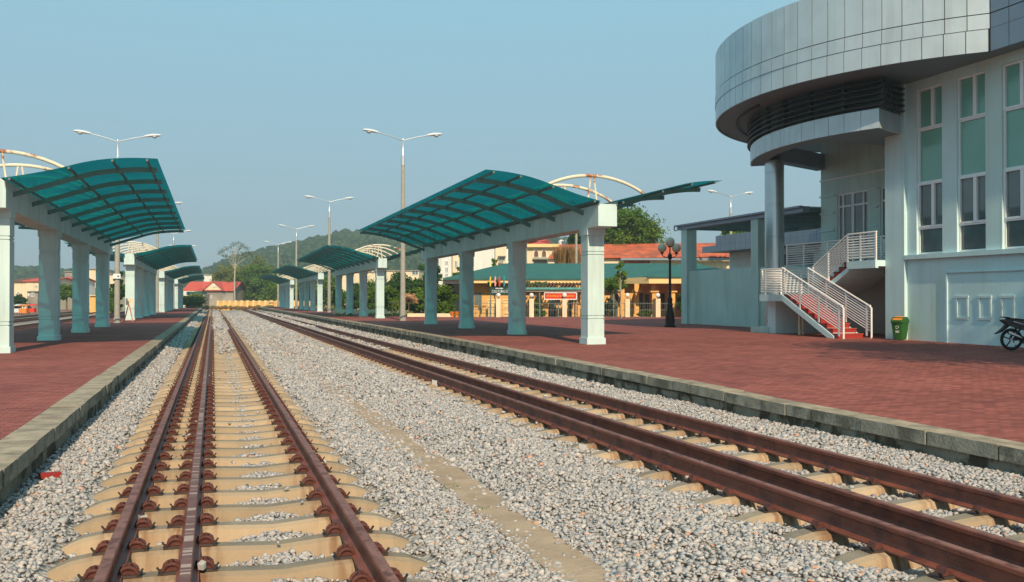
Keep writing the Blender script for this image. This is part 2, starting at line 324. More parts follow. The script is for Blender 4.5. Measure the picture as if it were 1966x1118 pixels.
def gravel_mat(name, stone):
    m = bpy.data.materials.new(name); m.use_nodes = True; n = m.node_tree.nodes; L = m.node_tree.links; b = n['Principled BSDF']
    b.inputs['Roughness'].default_value = .9
    cr = n.new('ShaderNodeValToRGB'); e = cr.color_ramp.elements
    cols = [(0, (.27, .26, .26)), (.15, (.34, .325, .32)), (.5, (.42, .39, .375)), (.85, (.48, .44, .42)), (.96, (.54, .485, .44)), (.978, (.54, .42, .36)), (.994, (.56, .30, .19))]
    e[0].position = 0; e[0].color = (*cols[0][1], 1); e[1].position = cols[1][0]; e[1].color = (*cols[1][1], 1)
    for p, c in cols[2:]: q = e.new(p); q.color = (*c, 1)
    if stone:
        a = n.new('ShaderNodeAttribute'); a.attribute_name = 'rnd'; L.new(a.outputs['Fac'], cr.inputs[0])
        L.new(cr.outputs[0], b.inputs['Base Color'])
    else:
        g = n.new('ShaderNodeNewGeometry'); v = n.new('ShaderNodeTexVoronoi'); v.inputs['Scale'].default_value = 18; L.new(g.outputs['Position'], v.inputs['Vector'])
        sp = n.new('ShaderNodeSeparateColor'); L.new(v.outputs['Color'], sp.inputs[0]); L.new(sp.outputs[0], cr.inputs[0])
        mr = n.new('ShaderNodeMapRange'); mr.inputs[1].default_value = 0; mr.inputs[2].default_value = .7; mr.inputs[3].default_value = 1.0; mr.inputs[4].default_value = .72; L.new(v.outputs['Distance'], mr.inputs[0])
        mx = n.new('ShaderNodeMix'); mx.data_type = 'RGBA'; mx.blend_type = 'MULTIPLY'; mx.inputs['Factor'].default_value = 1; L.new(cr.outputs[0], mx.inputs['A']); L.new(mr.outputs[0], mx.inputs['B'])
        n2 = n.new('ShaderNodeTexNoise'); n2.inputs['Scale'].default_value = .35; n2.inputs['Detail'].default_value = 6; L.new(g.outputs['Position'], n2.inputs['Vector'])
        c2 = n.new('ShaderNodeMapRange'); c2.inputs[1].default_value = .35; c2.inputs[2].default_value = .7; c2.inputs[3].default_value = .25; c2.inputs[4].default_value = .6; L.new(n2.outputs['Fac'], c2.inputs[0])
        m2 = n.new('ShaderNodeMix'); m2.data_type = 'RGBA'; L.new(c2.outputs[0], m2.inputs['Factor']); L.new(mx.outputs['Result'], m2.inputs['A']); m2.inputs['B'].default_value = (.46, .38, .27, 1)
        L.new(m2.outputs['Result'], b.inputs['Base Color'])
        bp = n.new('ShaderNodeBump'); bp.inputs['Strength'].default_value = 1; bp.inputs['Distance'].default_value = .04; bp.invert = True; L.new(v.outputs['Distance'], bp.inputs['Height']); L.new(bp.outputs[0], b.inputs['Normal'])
    return m
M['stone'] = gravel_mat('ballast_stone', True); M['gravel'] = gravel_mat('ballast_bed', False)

# ------------------------------------------------------------------ ground, platforms, ballast bed
YEND = 152.0
def plat_z(y): return interp(y, [0, 6, 11, 14, 17, 21, 24, 31, 40, 60], [.21, .235, .265, .31, .325, .35, .37, .40, .418, .42])
PL = .293
def bed_z(x):
    return np.interp(x, [-1.8, -1.15, -.95, 1.25, 1.45, 1.75, 2.1, 2.5, 2.8, 3.2, 3.7, 3.95, 4.3, 4.9, 5.3, 5.7, 6.15, 6.4, 7.6], [-.05, -.05, -.125, -.125, -.05, -.06, -.13, -.13, -.06, .02, .0, -.05, -.09, -.085, -.06, -.085, -.09, -.04, -.02])
gb = MB(); gb.add([(-1500, -60, -.42), (2500, -60, -.42), (2500, 3000, -.42), (-1500, 3000, -.42)], [(0, 1, 2, 3)])
tag(gb.build('ground', M['dirt'], smooth=None), kind='structure')
xs = np.array([-1.9, -1.5, -1.15, -.95, -.13, -.08, .4, .84, .88, 1.25, 1.45, 1.75, 2.1, 2.5, 2.8, 3.2, 3.7, 3.95, 4.3, 4.78, 4.83, 5.3, 5.72, 5.78, 6.15, 6.4, 7.7])
ys = np.arange(-6, YEND + 4, 2.0)
def bed_fill(x, y):   # farther off the cribs are filled level with the sleepers
    return smoothstep((y - 30) / 25) * .15 if (-.12 < x < .86 or 4.8 < x < 5.75) else 0
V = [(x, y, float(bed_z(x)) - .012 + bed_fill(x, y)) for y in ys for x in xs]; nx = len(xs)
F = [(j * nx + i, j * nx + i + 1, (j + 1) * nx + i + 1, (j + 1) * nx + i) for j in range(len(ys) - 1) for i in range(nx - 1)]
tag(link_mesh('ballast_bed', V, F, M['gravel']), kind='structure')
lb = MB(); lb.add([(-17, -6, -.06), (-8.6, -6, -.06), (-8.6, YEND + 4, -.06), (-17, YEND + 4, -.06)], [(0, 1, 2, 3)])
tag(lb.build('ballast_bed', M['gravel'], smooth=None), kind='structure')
rb = MB(); rb.box(-34, -17.6, -6, 300, -.4, .10)
tag(rb.build('road', mat('dirt_road', (.27, .16, .12), .95, var=.12, vs=.6), smooth=None), kind='structure')
db = MB(); db.box(2.12, 2.49, -4, 46, -.25, -.112)
tag(db.build('drain_path', M['strip'], smooth=None), kind='structure')
# right platform (gentle rise) : paved sheet reaching the fence line of the yard
yy = [-30, 0, 6, 8.5, 11, 14, 17, 21, 24, 31, 40, 50, 57.5, 62, 64, 100, 165]
V = []; F = []
for y in yy:
    xm = 75 if y < 58 else interp(y, [57.5, 62, 64, 165], [33, 18, 15, 15])
    z = plat_z(y); V += [(7.42, y, -.3), (7.42, y, z), (xm, y, z), (xm, y, -.3)]
for j in range(len(yy) - 1):
    for i in range(3): F.append((j * 4 + i, j * 4 + i + 1, (j + 1) * 4 + i + 1, (j + 1) * 4 + i))
F.append(tuple(range((len(yy) - 1) * 4, len(yy) * 4)))
mi = [0 if (k % 3 == 1) else 1 for k in range(len(F) - 1)] + [1]
tag(link_mesh('platform', V, F, [M['paver'], M['plat_wall']], mi=mi), kind='structure')
pb = MB(); pb.box(-8.5, -1.69, -12, YEND + 10, -.3, PL)
o = pb.build('platform', [M['paver'], M['plat_wall']], smooth=None); tag(o, kind='structure')
o.data.polygons.foreach_set('material_index', [1, 0, 1, 1, 1, 1])
# kerb slabs, one sheet of stones laid end to end on each platform edge
def kerb(xedge, side, zf, y0, y1):
    mb = MB(); y = y0
    while y < y1:
        L = random.choice([.95, 1.0, 1.05, .55]) if y < 30 or side < 0 else random.choice([.5, .6, 1.0]); 
        if y > 60: L = 2.0
        jx = random.uniform(-.012, .012); jz = random.uniform(-.006, .008); z0 = zf(y); z1 = zf(y + L); xi = xedge + side * .36; xe = xedge + jx; g = .012
        a, b = (xe, xi) if side > 0 else (xi, xe)
        P = [(a, y + g, z0 - .142 + jz), (b, y + g, z0 - .142 + jz), (b, y + L - g, z1 - .142 + jz), (a, y + L - g, z1 - .142 + jz),
             (a, y + g, z0 + .006 + jz), (b, y + g, z0 + .006 + jz), (b, y + L - g, z1 + .006 + jz), (a, y + L - g, z1 + .006 + jz)]
        mb.add(P, [BOXF[1]], 0); mb.add(P, [BOXF[k] for k in (0, 2, 3, 4, 5)], 1); y += L
    mb.add([(xedge + side * .02, y0, zf(y0) - .10), (xedge + side * .34, y0, zf(y0) - .10), (xedge + side * .34, y1, zf(y1) - .10), (xedge + side * .02, y1, zf(y1) - .10)], [(0, 1, 2, 3)], 1)
    tag(mb.build('kerb', [M['kerb_top'], M['kerb_side']], smooth=None), kind='structure')
kerb(7.36, 1, plat_z, -4, 164); kerb(-1.63, -1, lambda y: PL, -4, YEND + 8)

# ------------------------------------------------------------------ rails and sleepers
RP = [(-.066, 0), (.066, 0), (.066, .012), (.016, .028), (.009, .05), (.009, .118), (.034, .132), (.035, .158), (.028, .166), (-.028, .166), (-.035, .158), (-.034, .132), (-.009, .118), (-.009, .05), (-.016, .028), (-.066, .012)]
def rail(x, y0, y1, label, group, top='railtop'):
    mb = MB(); ys_ = list(np.arange(y0, y1, 12.5)) + [y1]; n = len(RP)
    for i in range(len(ys_) - 1):
        g = .004; V = [(p[0], ys_[i] + g, p[1]) for p in RP] + [(p[0], ys_[i + 1] - g, p[1]) for p in RP]
        F = [(k, (k + 1) % n, n + (k + 1) % n, n + k) for k in range(n)]; Mi = [1 if k == 8 else 0 for k in range(n)]
        mb.add(V, F, 0); mb.M[-n:] = Mi
        mb.add(V, [tuple(range(n - 1, -1, -1)), tuple(range(n, 2 * n))], 0)
    o = mb.build('rail', [M['rust'], M[top]], smooth=None); o.location = (x, 0, .006); tag(o, label, 'rail', group); return o
T1 = (-.579, -.141, .928); T2 = (4.325, 4.765, 5.83)
G1 = 'rusty rails of the near three-rail track'; G2 = 'rusty rails of the second three-rail track'
rail(T1[0], -4, YEND, 'left outer rusty rail of the near track, beside the left platform', G1)
rail(T1[1], -4, YEND, 'middle rusty rail of the near track, its head scored with pale scratches', G1, 'railscr')
rail(T1[2], -4, YEND, 'right outer rusty rail of the near track, next to the open ballast', G1)
rail(T2[0], -4, YEND, 'leftmost rail of the second track, nearest the ballast mound', G2)
rail(T2[1], -4, YEND, 'middle rail of the second track, closely paired with its left rail', G2)
rail(T2[2], -4, YEND, 'right outer rail of the second track, beside the right platform wall', G2)
G3 = 'rails beyond the left platform'
rail(-9.75, 10, YEND, 'dark rail just beyond the far edge of the left platform', G3)
rail(-10.78, 10, YEND, 'second dark rail beyond the left platform, on pale ballast', G3)
rail(-13.4, 10, YEND, 'third dark rail beyond the left platform, past the pale ballast', G3)
rail(-14.43, 10, YEND, 'farthest dark rail, beside the brown dirt road on the left', G3)
# sleeper : profile along x, trapezoid section
def sleeper_parts(mb, x0, x1, rails):
    c = (x0 + x1) / 2; half = (x1 - x0) / 2
    px = [x0, x0 + .05, x0 + .14, x0 + .30, rails[0] - .14, rails[0] + .14]
    px += [c - .15, c + .25] if len(rails) > 0 else []
    px += [rails[2] - .14, rails[2] + .14, x1 - .30, x1 - .14, x1 - .05, x1]
    px = sorted(px)
    def zt(x):
        e = min(x - x0, x1 - x); z = 0
        if e < .30: z = -.09 * (1 - e / .30) ** 2
        elif rails[1] + .14 < x < rails[2] - .14: z = -.028 * math.sin(PI * (x - rails[1] - .14) / (rails[2] - rails[1] - .28))
        return z
    sec = []
    for x in px:
        z = zt(x); e = min(x - x0, x1 - x); k = .55 + .45 * min(1, e / .14)
        sec.append([(x, -.165 * k, -.2), (x, -.105 * k, z - .018), (x, -.055 * k, z), (x, .055 * k, z), (x, .105 * k, z - .018), (x, .165 * k, -.2)])
    V = [p for s in sec for p in s]; F = []; Mi = []
    for i in range(len(sec) - 1):
        for j in range(5): F.append((i * 6 + j, (i + 1) * 6 + j, (i + 1) * 6 + j + 1, i * 6 + j + 1)); Mi.append(1 if j == 2 else 0)
    F.append((0, 1, 2, 3, 4, 5)); Mi.append(0); n = len(V); F.append(tuple(n - q for q in range(1, 7))); Mi.append(0)
    b = len(mb.F); mb.add(V, F, 0); mb.M[b:] = Mi
def clip(mb, x, s, m0=0, m1=1, hi=True):
    """rail fastener: base plate, shoulder and bowed spring"""
    mb.hexa([(x + s * .062, -.062, .002), (x + s * .175, -.062, .002), (x + s * .175, .062, .002), (x + s * .062, .062, .002),
             (x + s * .062, -.058, .02), (x + s * .16, -.05, .014), (x + s * .16, .05, .014), (x + s * .062, .058, .02)] if s > 0 else
            [(x + s * .175, -.062, .002), (x + s * .062, -.062, .002), (x + s * .062, .062, .002), (x + s * .175, .062, .002),
             (x + s * .16, -.05, .014), (x + s * .062, -.058, .02), (x + s * .062, .058, .02), (x + s * .16, .05, .014)], m1)
    mb.beam((x + s * .15, -.05, .01), (x + s * .178, -.055, .05), .03, .012, m1)
    if hi:
        pts = [(x + s * (.045 + .05 * (1 - math.cos(t))), -.04, .02 + .042 * math.sin(t)) for k, t in enumerate(np.linspace(0, PI, 7))]
        mb.tube(pts, .013, 6, m0); mb.tube([(p[0], .04, p[2]) for p in pts], .012, 6, m0)
        mb.prism([(x + s * .052, .02), (x + s * .072, .05), (x + s * .10, .058), (x + s * .13, .04), (x + s * .14, .012)], 'y', -.036, .036, m0)
        mb.lathe([(.017, 0), (.017, .03), (.001, .034)], 6, (x + s * .10, 0, .048), m0)
    else:
        mb.prism([(x + s * .052, .015), (x + s * .08, .058), (x + s * .11, .06), (x + s * .14, .012)], 'y', -.038, .038, m0)
def sleepers(x0, x1, rails, first, sp, nnear, nind, label, label_end, group):
    sm = MB(); sleeper_parts(sm, x0, x1, rails)
    cm = MB(); clip(cm, 0, 1); clipR = None
    y = first; n = 0; proto = None; mid = None; rest = MB()
    while y < YEND - .3:
        if n < nnear:
            if proto is None:
                proto = thing('sleeper', label, 'sleeper', (0, y, 0), 0, group)
                sm.build('block', [M['sleeper'], M['sleeper_top']], proto, smooth=None)
                for rx in rails:
                    for s in (-1, 1):
                        c_ = MB(); clip(c_, 0, s, hi=rails is T1); c_.build('rail_clip', [M['clip'], M['pad']], proto, loc=(rx, 0, 0))
            else:
                o = copy_tree(proto); o.location = (0, y, 0)
        elif n < nind:
            if mid is None:
                mm = MB(); sleeper_parts(mm, x0, x1, rails)
                for rx in rails:
                    for s in (-1, 1): clip(mm, rx, s, 2, 3, hi=False)
                mid = mm.build('sleeper', [M['sleeper'], M['sleeper_top'], M['clip'], M['pad']], smooth=None); tag(mid, label, 'sleeper', group); mid.location = (0, y, 0)
            else:
                o = mid.copy(); C.objects.link(o); o.location = (0, y, 0)
        else:
            b = len(rest.V); k = len(rest.F); tmp = MB(); sleeper_parts(tmp, x0, x1, rails)
            rest.add([(v[0], v[1] + y, v[2]) for v in tmp.V], tmp.F, 0); rest.M[k:] = tmp.M
        y += sp; n += 1
    if rest.F: tag(rest.build('distant_sleepers', [M['sleeper'], M['sleeper_top']], smooth=None), label_end, 'sleepers', kind='stuff')
Y0S = 3.0
sleepers(-1.02, 1.38, T1, Y0S - .03, .605, 26, 150, 'cream concrete sleeper carrying the three rails of the near track', 'far row of concrete sleepers at the end of the near track', 'concrete sleepers of the near track')
sleepers(3.88, 6.28, T2, Y0S + .22, .605, 26, 150, 'cream concrete sleeper carrying the three rails of the second track', 'far row of concrete sleepers at the end of the second track', 'concrete sleepers of the second track')

# ------------------------------------------------------------------ loose ballast stones (uncountable)
def stones():
    VV = []; RR = []; 
    zones = [(2.6, 8.5, .036, 1350), (8.5, 16, .043, 880), (16, 30, .064, 330), (30, 52, .10, 100), (52, 78, .13, 48), (78, 125, .17, 22)]
    for (ya, yb, sz, dens) in zones:
        n = int((yb - ya) * 9.2 * dens); x = rng.uniform(-1.68, 7.42, n); y = rng.uniform(ya, yb, n)
        # keep the camera's field with a margin either side
        keep = x < (1.28 * y + 1.4); x, y = x[keep], y[keep]; n = len(x)
        inside1 = (x > -1.08) & (x < 1.44); inside2 = (x > 3.82) & (x < 6.34)
        s1 = np.abs(((y - (Y0S - .03) + .3025) % .605) - .3025); s2 = np.abs(((y - (Y0S + .22) + .3025) % .605) - .3025)
        on1 = inside1 & (s1 < .15); on2 = inside2 & (s2 < .15)
        strip = (x > 2.18 + .05 * np.sin(y * 1.3) + .03 * np.sin(y * 7)) & (x < 2.44 + .05 * np.sin(y * 2.1 + 1) + .03 * np.sin(y * 9)) & (rng.random(n) < np.interp(y, [7, 11, 18, 30], [.95, .8, .4, .18]))
        nr = np.zeros(n, bool)
        for r in T1 + T2: nr |= np.abs(x - r) < .055
        # cribs of the near track are swept low near the left rails
        low = inside1 & (x < .05) & (rng.random(n) < .45)
        keep = ~(on1 | on2 | strip | nr | low) | (((on1 | on2) & (rng.random(n) < .006)) & ~nr); on = (on1 | on2)
        x, y, on = x[keep], y[keep], on[keep]; n = len(x)
        z = bed_z(x) + rng.uniform(-.012, .022, n) * min(sz / .045, 2.0) + (smoothstep((ya + yb) / 2 / 25 - 1.2) * .13) * (((x > -.12) & (x < .86)) | ((x > 4.8) & (x < 5.75)))
        hump = np.exp(-((x - .45) / .25) ** 2) * .055; z = z + np.where((x > -1) & (x < 1.4), hump, 0)
        z = z + .018 * np.sin(x * 5.1 + y * 2.3) * np.cos(y * 3.7 - x * 2)*(x > 2.4)
        z = np.where(on, .012, z)
        base = np.array([(-1, -1, -1), (1, -1, -1), (1, 1, -1), (-1, 1, -1), (-1, -1, 1), (1, -1, 1), (1, 1, 1), (-1, 1, 1)], float)
        S = rng.lognormal(0, .24, (n, 1, 1)) * sz * .5
        asp = rng.uniform(.38, 1.2, (n, 1, 3)); P = base[None] * (1 + rng.uniform(-.55, .25, (n, 8, 3))) * asp * S * .95
        ax = rng.normal(size=(n, 4)); ax /= np.linalg.norm(ax, axis=1, keepdims=True); a, b, c, d = ax.T
        Rm = np.stack([np.stack([1 - 2 * (c * c + d * d), 2 * (b * c - a * d), 2 * (b * d + a * c)], -1),
                       np.stack([2 * (b * c + a * d), 1 - 2 * (b * b + d * d), 2 * (c * d - a * b)], -1),
                       np.stack([2 * (b * d - a * c), 2 * (c * d + a * b), 1 - 2 * (b * b + c * c)], -1)], 1)
        P = np.einsum('nij,nkj->nki', Rm, P); P[:, :, 2] *= .68
        P += np.stack([x, y, z], -1)[:, None, :]
        VV.append(P.reshape(-1, 3)); RR.append(np.repeat(rng.random(n), 8))
    V = np.concatenate(VV); R_ = np.concatenate(RR); n = len(V) // 8
    T = np.array([(0, 3, 2), (0, 2, 1), (4, 5, 6), (4, 6, 7), (0, 1, 5), (0, 5, 4), (1, 2, 6), (1, 6, 5), (2, 3, 7), (2, 7, 6), (3, 0, 4), (3, 4, 7)])
    F = (T[None] + (np.arange(n) * 8)[:, None, None]).reshape(-1, 3)
    o = np_mesh('ballast_stones', V, F, M['stone'], attr=R_)
    tag(o, 'loose angular grey and pinkish ballast stones between the tracks', 'ballast', kind='stuff'); print('stones', n)
stones()
# a few single things lying about
PS = mat('pale_stone', (.46, .44, .42), .9)
def rock(name, label, cat, loc, s, m):
    b = MB(); q = .5 if cat == 'stone' else .85; b.hexa([(p[0] * s[0] * random.uniform(q, 1.1), p[1] * s[1] * random.uniform(q, 1.1), (p[2] + 1) * s[2] * random.uniform(q, 1)) for p in [(-1, -1, -1), (1, -1, -1), (1, 1, -1), (-1, 1, -1), (-1, -1, 1), (1, -1, 1), (1, 1, 1), (-1, 1, 1)]])
    o = b.build(name, m, smooth=None); o.location = loc; o.rotation_euler = (0, .1, random.uniform(-.6, .6)); tag(o, label, cat)
rock('brick_piece', 'dark red brick fragment lying in the ballast by the left kerb', 'brick', (-1.50, 9.8, -.05), (.10, .035, .028), M['redstep'])
rock('stone', 'small pale stone wedged between the paired rails of the second track', 'stone', (4.56, 7.95, .02), (.035, .03, .05), PS)
rock('stone', 'pale stone lying against the head of the middle near rail', 'stone', (-.06, 5.9, .03), (.022, .03, .025), PS)
rock('stone', 'large white stone by a sleeper end left of the second track', 'stone', (4.02, 9.6, -.03), (.05, .04, .045), bpy.data.materials['pale_stone'])
rock('stone', 'round white stone against the left rail of the second track', 'stone', (4.20, 17.7, -.04), (.06, .06, .07), PS)
rock('stone', 'small grey stone on the foot of the left near rail', 'stone', (-.50, 7.3, .03), (.022, .035, .03), bpy.data.materials['pale_stone'])
def tuft(name, label, cat, x, y, z, r, n, h, m, group=None):
    P = []; 
    a = rng.uniform(0, 2 * PI, n); rr = r * np.sqrt(rng.random(n)); bx = x + rr * np.cos(a); by = y + rr * np.sin(a); hh = h * rng.uniform(.5, 1.1, n); la = rng.uniform(0, 2 * PI, n); ln = rng.uniform(.1, .6, n) * hh; wd = h * .045
    b0 = np.stack([bx - wd * np.sin(la), by + wd * np.cos(la), np.full(n, z)], -1); b1 = np.stack([bx + wd * np.sin(la), by - wd * np.cos(la), np.full(n, z)], -1)
    t = np.stack([bx + ln * np.cos(la), by + ln * np.sin(la), z + hh], -1); V = np.stack([b0, b1, t], 1).reshape(-1, 3); F = np.arange(3 * n).reshape(-1, 3)
    o = np_mesh(name, V, F, m, attr=np.repeat(rng.random(n), 3)); tag(o, label, cat, group); return o
tuft('grass_tuft', 'small green grass tuft on the concrete strip between the tracks', 'grass', 2.15, 8.42, -.12, .12, 60, .05, M['leaf_mid'])
tuft('grass_tuft', 'lower of two grass tufts, nearer the camera on the strip', 'grass', 2.20, 7.5, -.12, .08, 35, .04, M['leaf_mid'])

# ------------------------------------------------------------------ platform canopies
def canopy(proto_args):
    (label, loc, beamhw, bz0, bz1, L, prof, ribp, pw, plw, pys, rib0, ribs, y0s, y1s, zarch) = proto_args
    t = thing('platform_canopy', label, 'canopy', loc, 0, None)
    b = MB(); b.box(-beamhw, beamhw, 0, L, bz0, bz1); b.build('beam', M['paint'], t, smooth=None)
    pl = None
    for k, py in enumerate(pys):
        if pl is None:
            h = pw / 2; H_ = plw / 2; q = MB(); H2 = bz0
            q.box(-H_, H_, -H_, H_, -.1, .16); zz = [.16, .70, .73, .79, .82, bz0 - .79, bz0 - .76, bz0 - .70, bz0 - .67, bz0 - .2]
            for i in range(0, len(zz) - 1):
                hh = h - (.026 if i in (1, 3, 5, 7) else 0)
                q.box(-hh, hh, -hh, hh, zz[i], zz[i + 1])
            q.box(-H_ + .003, H_ - .003, -H_ + .003, H_ - .003, bz0 - .2, bz0)
            pl = q.build('pillar', M['paint'], t, smooth=None); pl.location = (0, py, 0)
        else:
            c = pl.copy(); C.objects.link(c); c.parent = t; c.location = (0, py, 0)
    P = catmull(prof, 5); RPf = catmull(ribp, 5)
    for s in (-1, 1):
        V = []; F = []; n = len(P); th = .014
        ny = 11; yl = np.linspace(y0s, y1s, ny)
        for yv in yl:
            for (x, z) in P: V.append((s * x, yv, z))
        for j in range(ny - 1):
            for i in range(n - 1):
                f = (j * n + i, j * n + i + 1, (j + 1) * n + i + 1, (j + 1) * n + i); F.append(f if s > 0 else f[::-1])
        o = link_mesh('roof_sheet', V, F, M['poly'], t, smooth=40)
        b = MB()
        for fx in (.93, .70, .42, .05):
            X_ = P[0][0] + (P[-1][0] - P[0][0]) * fx; z = interp(X_, [p[0] for p in P], [p[1] for p in P]) - .03
            b.box(min(s * X_ - .025, s * X_ + .025), max(s * X_ - .025, s * X_ + .025), y0s + .03, y1s - .03, z - .045, z + .012)
            b.build('purlin', M['rib'], t, smooth=None); b = MB()
        b.box(min(s * P[0][0], s * (P[0][0] + .03)), max(s * P[0][0], s * (P[0][0] + .03)), y0s + .1, y1s, bz1 - .02, P[0][1] + .015); b.build('flashing', M['rib'], t, smooth=None)
        r0 = MB(); w_ = .04; dz = .13; n = len(RPf); V = []
        for (x, z) in RPf:
            for q in ((-w_, z - dz / 2), (w_, z - dz / 2), (w_, z + dz / 2), (-w_, z + dz / 2)): V.append((s * x, q[0], q[1]))
        F = [(i * 4 + j, i * 4 + (j + 1) % 4, (i + 1) * 4 + (j + 1) % 4, (i + 1) * 4 + j) for i in range(n - 1) for j in range(4)] + [(3, 2, 1, 0), tuple(range(4 * n - 4, 4 * n))]
        if s < 0: F = [f[::-1] for f in F]
        rb_ = link_mesh('rib', V, F, M['rib'], t)
        for k in range(10):
            yv = rib0 + ribs * k
            if k == 0: rb_.location = (0, yv, 0)
            else:
                c = rb_.copy(); C.objects.link(c); c.parent = t; c.location = (0, yv, 0)
    # bowed pipes joining the two wings
    ar = MB(); R_ = 3.25; hs = zarch[1]; a0 = math.asin(hs / R_)
    ar.tube([(R_ * math.sin(a), 0, zarch[0] - R_ + R_ * math.cos(a)) for a in np.linspace(-a0, a0, 15)], .05, 8)
    a_ = ar.build('arch_pipe', M['cream'], t, smooth=60)
    st = []
    for s in (-1, 1):
        sb = MB(); sb.tube([(s * .05, 0, zarch[0] - .03), (s * .17, 0, bz1 - .01)], .028, 8); st.append(sb.build('strut', M['cream'], a_))
    for k in range(10):
        yv = rib0 + ribs * k
        if k == 0: a_.location = (0, yv, 0)
        else: c = copy_tree(a_, t); c.location = (0, yv, 0)
    return t
KR = (None, None, .29, 3.37, 4.00, 23.0, [(.27, 4.06), (.95, 4.22), (1.55, 4.41), (2.10, 4.58), (2.56, 4.69), (3.10, 4.765), (3.66, 4.80)],
      [(.29, 3.83), (.9, 4.06), (1.5, 4.28), (2.1, 4.46), (2.56, 4.56), (3.1, 4.64), (3.60, 4.67)], .52, .59, [1.09, 8.09, 15.09, 22.0], 1.1, 2.35, -.15, 22.75, (4.95, 1.68))
KL = (None, None, .32, 3.72, 4.42, 25.7, [(.28, 4.42), (.95, 4.56), (1.57, 4.72), (2.15, 4.90), (2.68, 5.01), (3.3, 5.07), (3.92, 5.08)],
      [(.32, 4.15), (.95, 4.36), (1.57, 4.57), (2.15, 4.76), (2.68, 4.87), (3.3, 4.935), (3.85, 4.95)], .58, .65, [.93, 8.6, 16.3, 24.3], .9, 2.62, -.4, 25.1, (5.28, 1.74))
lr = ['nearest right-platform canopy, teal wings on mint pillars, beside the globe lamp', 'second right-platform canopy, behind the tall lamp pole', 'third canopy back on the right platform, small dark teal wings', 'farthest canopy of the right platform, in front of the green trees']
ll = ['nearest left-platform canopy, large teal wings cut by the frame', 'second canopy back on the left platform, cream arches showing', 'third canopy back on the left platform, short dark teal wing', 'farthest left-platform canopy, next to the red-roofed house']
cr_ = canopy((lr[0], (10.65, 23.6, .40)) + KR[2:]); cl_ = canopy((ll[0], (-5.31, 25.8, PL)) + KL[2:])
tag(cr_, group='canopies along the right platform'); tag(cl_, group='canopies along the left platform')
for k in range(1, 4):
    c = copy_tree(cr_); c.location = (10.65, 23.6 + 36.0 * k, .41); c['label'] = lr[k]
    c = copy_tree(cl_); c.location = (-5.31, 25.8 + 39.5 * k, PL); c['label'] = ll[k]

# ------------------------------------------------------------------ twin-arm lamp poles
def lamp_pole(label, loc, rz=0):
    t = thing('street_lamp', label, 'street lamp', loc, rz, 'twin-arm lamp poles')
    b = MB(); b.lathe([(.20, 0), (.20, .28), (.165, .32), (.11, 9.3)], 14); b.build('concrete_pole', M['concrete'], t)
    b = MB(); b.lathe([(.125, 9.25), (.125, 9.75), (.10, 9.78), (.06, 9.85), (.05, 10.75), (.06, 10.8), (.04, 10.86)], 12); b.build('steel_mast', M['silver'], t)
    for s in (-1, 1):
        b = MB(); b.tube([(0, 0, 10.72), (s * .5, 0, 10.88), (s * 1.0, 0, 11.02), (s * 1.55, 0, 11.13)], .03, 8); arm = b.build('arm', M['silver'], t)
        b = MB(); n = 10; pr = []
        for i, (dx, hw, zt_, zb) in enumerate([(1.45, .045, .05, -.05), (1.6, .09, .09, -.07), (1.85, .15, .13, -.06), (2.1, .165, .12, -.06), (2.3, .12, .09, -.05), (2.38, .05, .05, -.03)]):
            zc_ = 11.14 + .1 * (dx - 1.45); pr.append([(s * dx, hw * math.cos(2 * PI * j / n), zc_ + (zt_ if math.sin(2 * PI * j / n) > 0 else -zb) * math.sin(2 * PI * j / n)) for j in range(n)])
        V = [p for r in pr for p in r]; F = [(i * n + j, i * n + (j + 1) % n, (i + 1) * n + (j + 1) % n, (i + 1) * n + j) for i in range(5) for j in range(n)] + [tuple(range(n)), tuple(range(5 * n, 6 * n))]
        b.add(V, F); hd = b.build('lamp_head', M['lampgrey'], arm)
        b = MB(); b.sphere((s * 2.03, 0, 11.15), .15, 12, sz=.75); b.build('bowl', M['glassbowl'], hd)
    return t
poles = [('tall lamp pole on the right platform behind the nearest canopy', (10.72, 53.2, .41)), ('second lamp pole of the right platform, rising behind the second canopy', (10.72, 89.2, .41)),
         ('third lamp pole along the right platform, against the hill', (10.65, 125.0, .41)), ('farthest lamp pole of the right platform, at the end of its canopies', (10.65, 161.0, .41)),
         ('tall lamp pole behind the nearest left canopy', (-5.38, 58.2, PL)), ('second lamp pole of the left platform, mostly hidden by canopies', (-5.35, 98.0, PL)),
         ('third lamp pole of the left platform, small head past the teal wing', (-5.35, 137.5, PL)), ('farthest left-platform lamp, barely showing over the canopies', (-5.35, 176, PL)),
         ('lamp pole standing behind the walled yard left of the round building', (44.9, 72.3, .3))]
lp0 = None
for lab, loc in poles:
    if lp0 is None: lp0 = lamp_pole(lab, loc)
    else: o = copy_tree(lp0); o.location = loc; o['label'] = lab
sg = MB(); sg.box(-.20, .20, -.25, -.235, 2.62, 2.9); sg.box(.03, .12, -.262, -.25, 2.72, 2.8, 1)
o = sg.build('notice_plate', [M['white'], M['black']], smooth=None); o.location = (-5.38, 58.2, PL); tag(o, 'small white notice plate strapped to the left platform lamp pole', 'sign')
bb = MB(); bb.beam((-.35, 0, 0), (-.1, 0, 1.05), .06, .06); bb.beam((.15, 0, 0), (-.05, 0, 1.05), .06, .06); bb.box(-.25, .15, -.03, .03, 1.05, 1.45, 1)
o = bb.build('platform_barrier', [M['brick'], M['creamwall']], smooth=None); o.location = (-4.85, 60.5, PL); tag(o, 'red trestle with a cream board beside the left lamp pole', 'barrier')

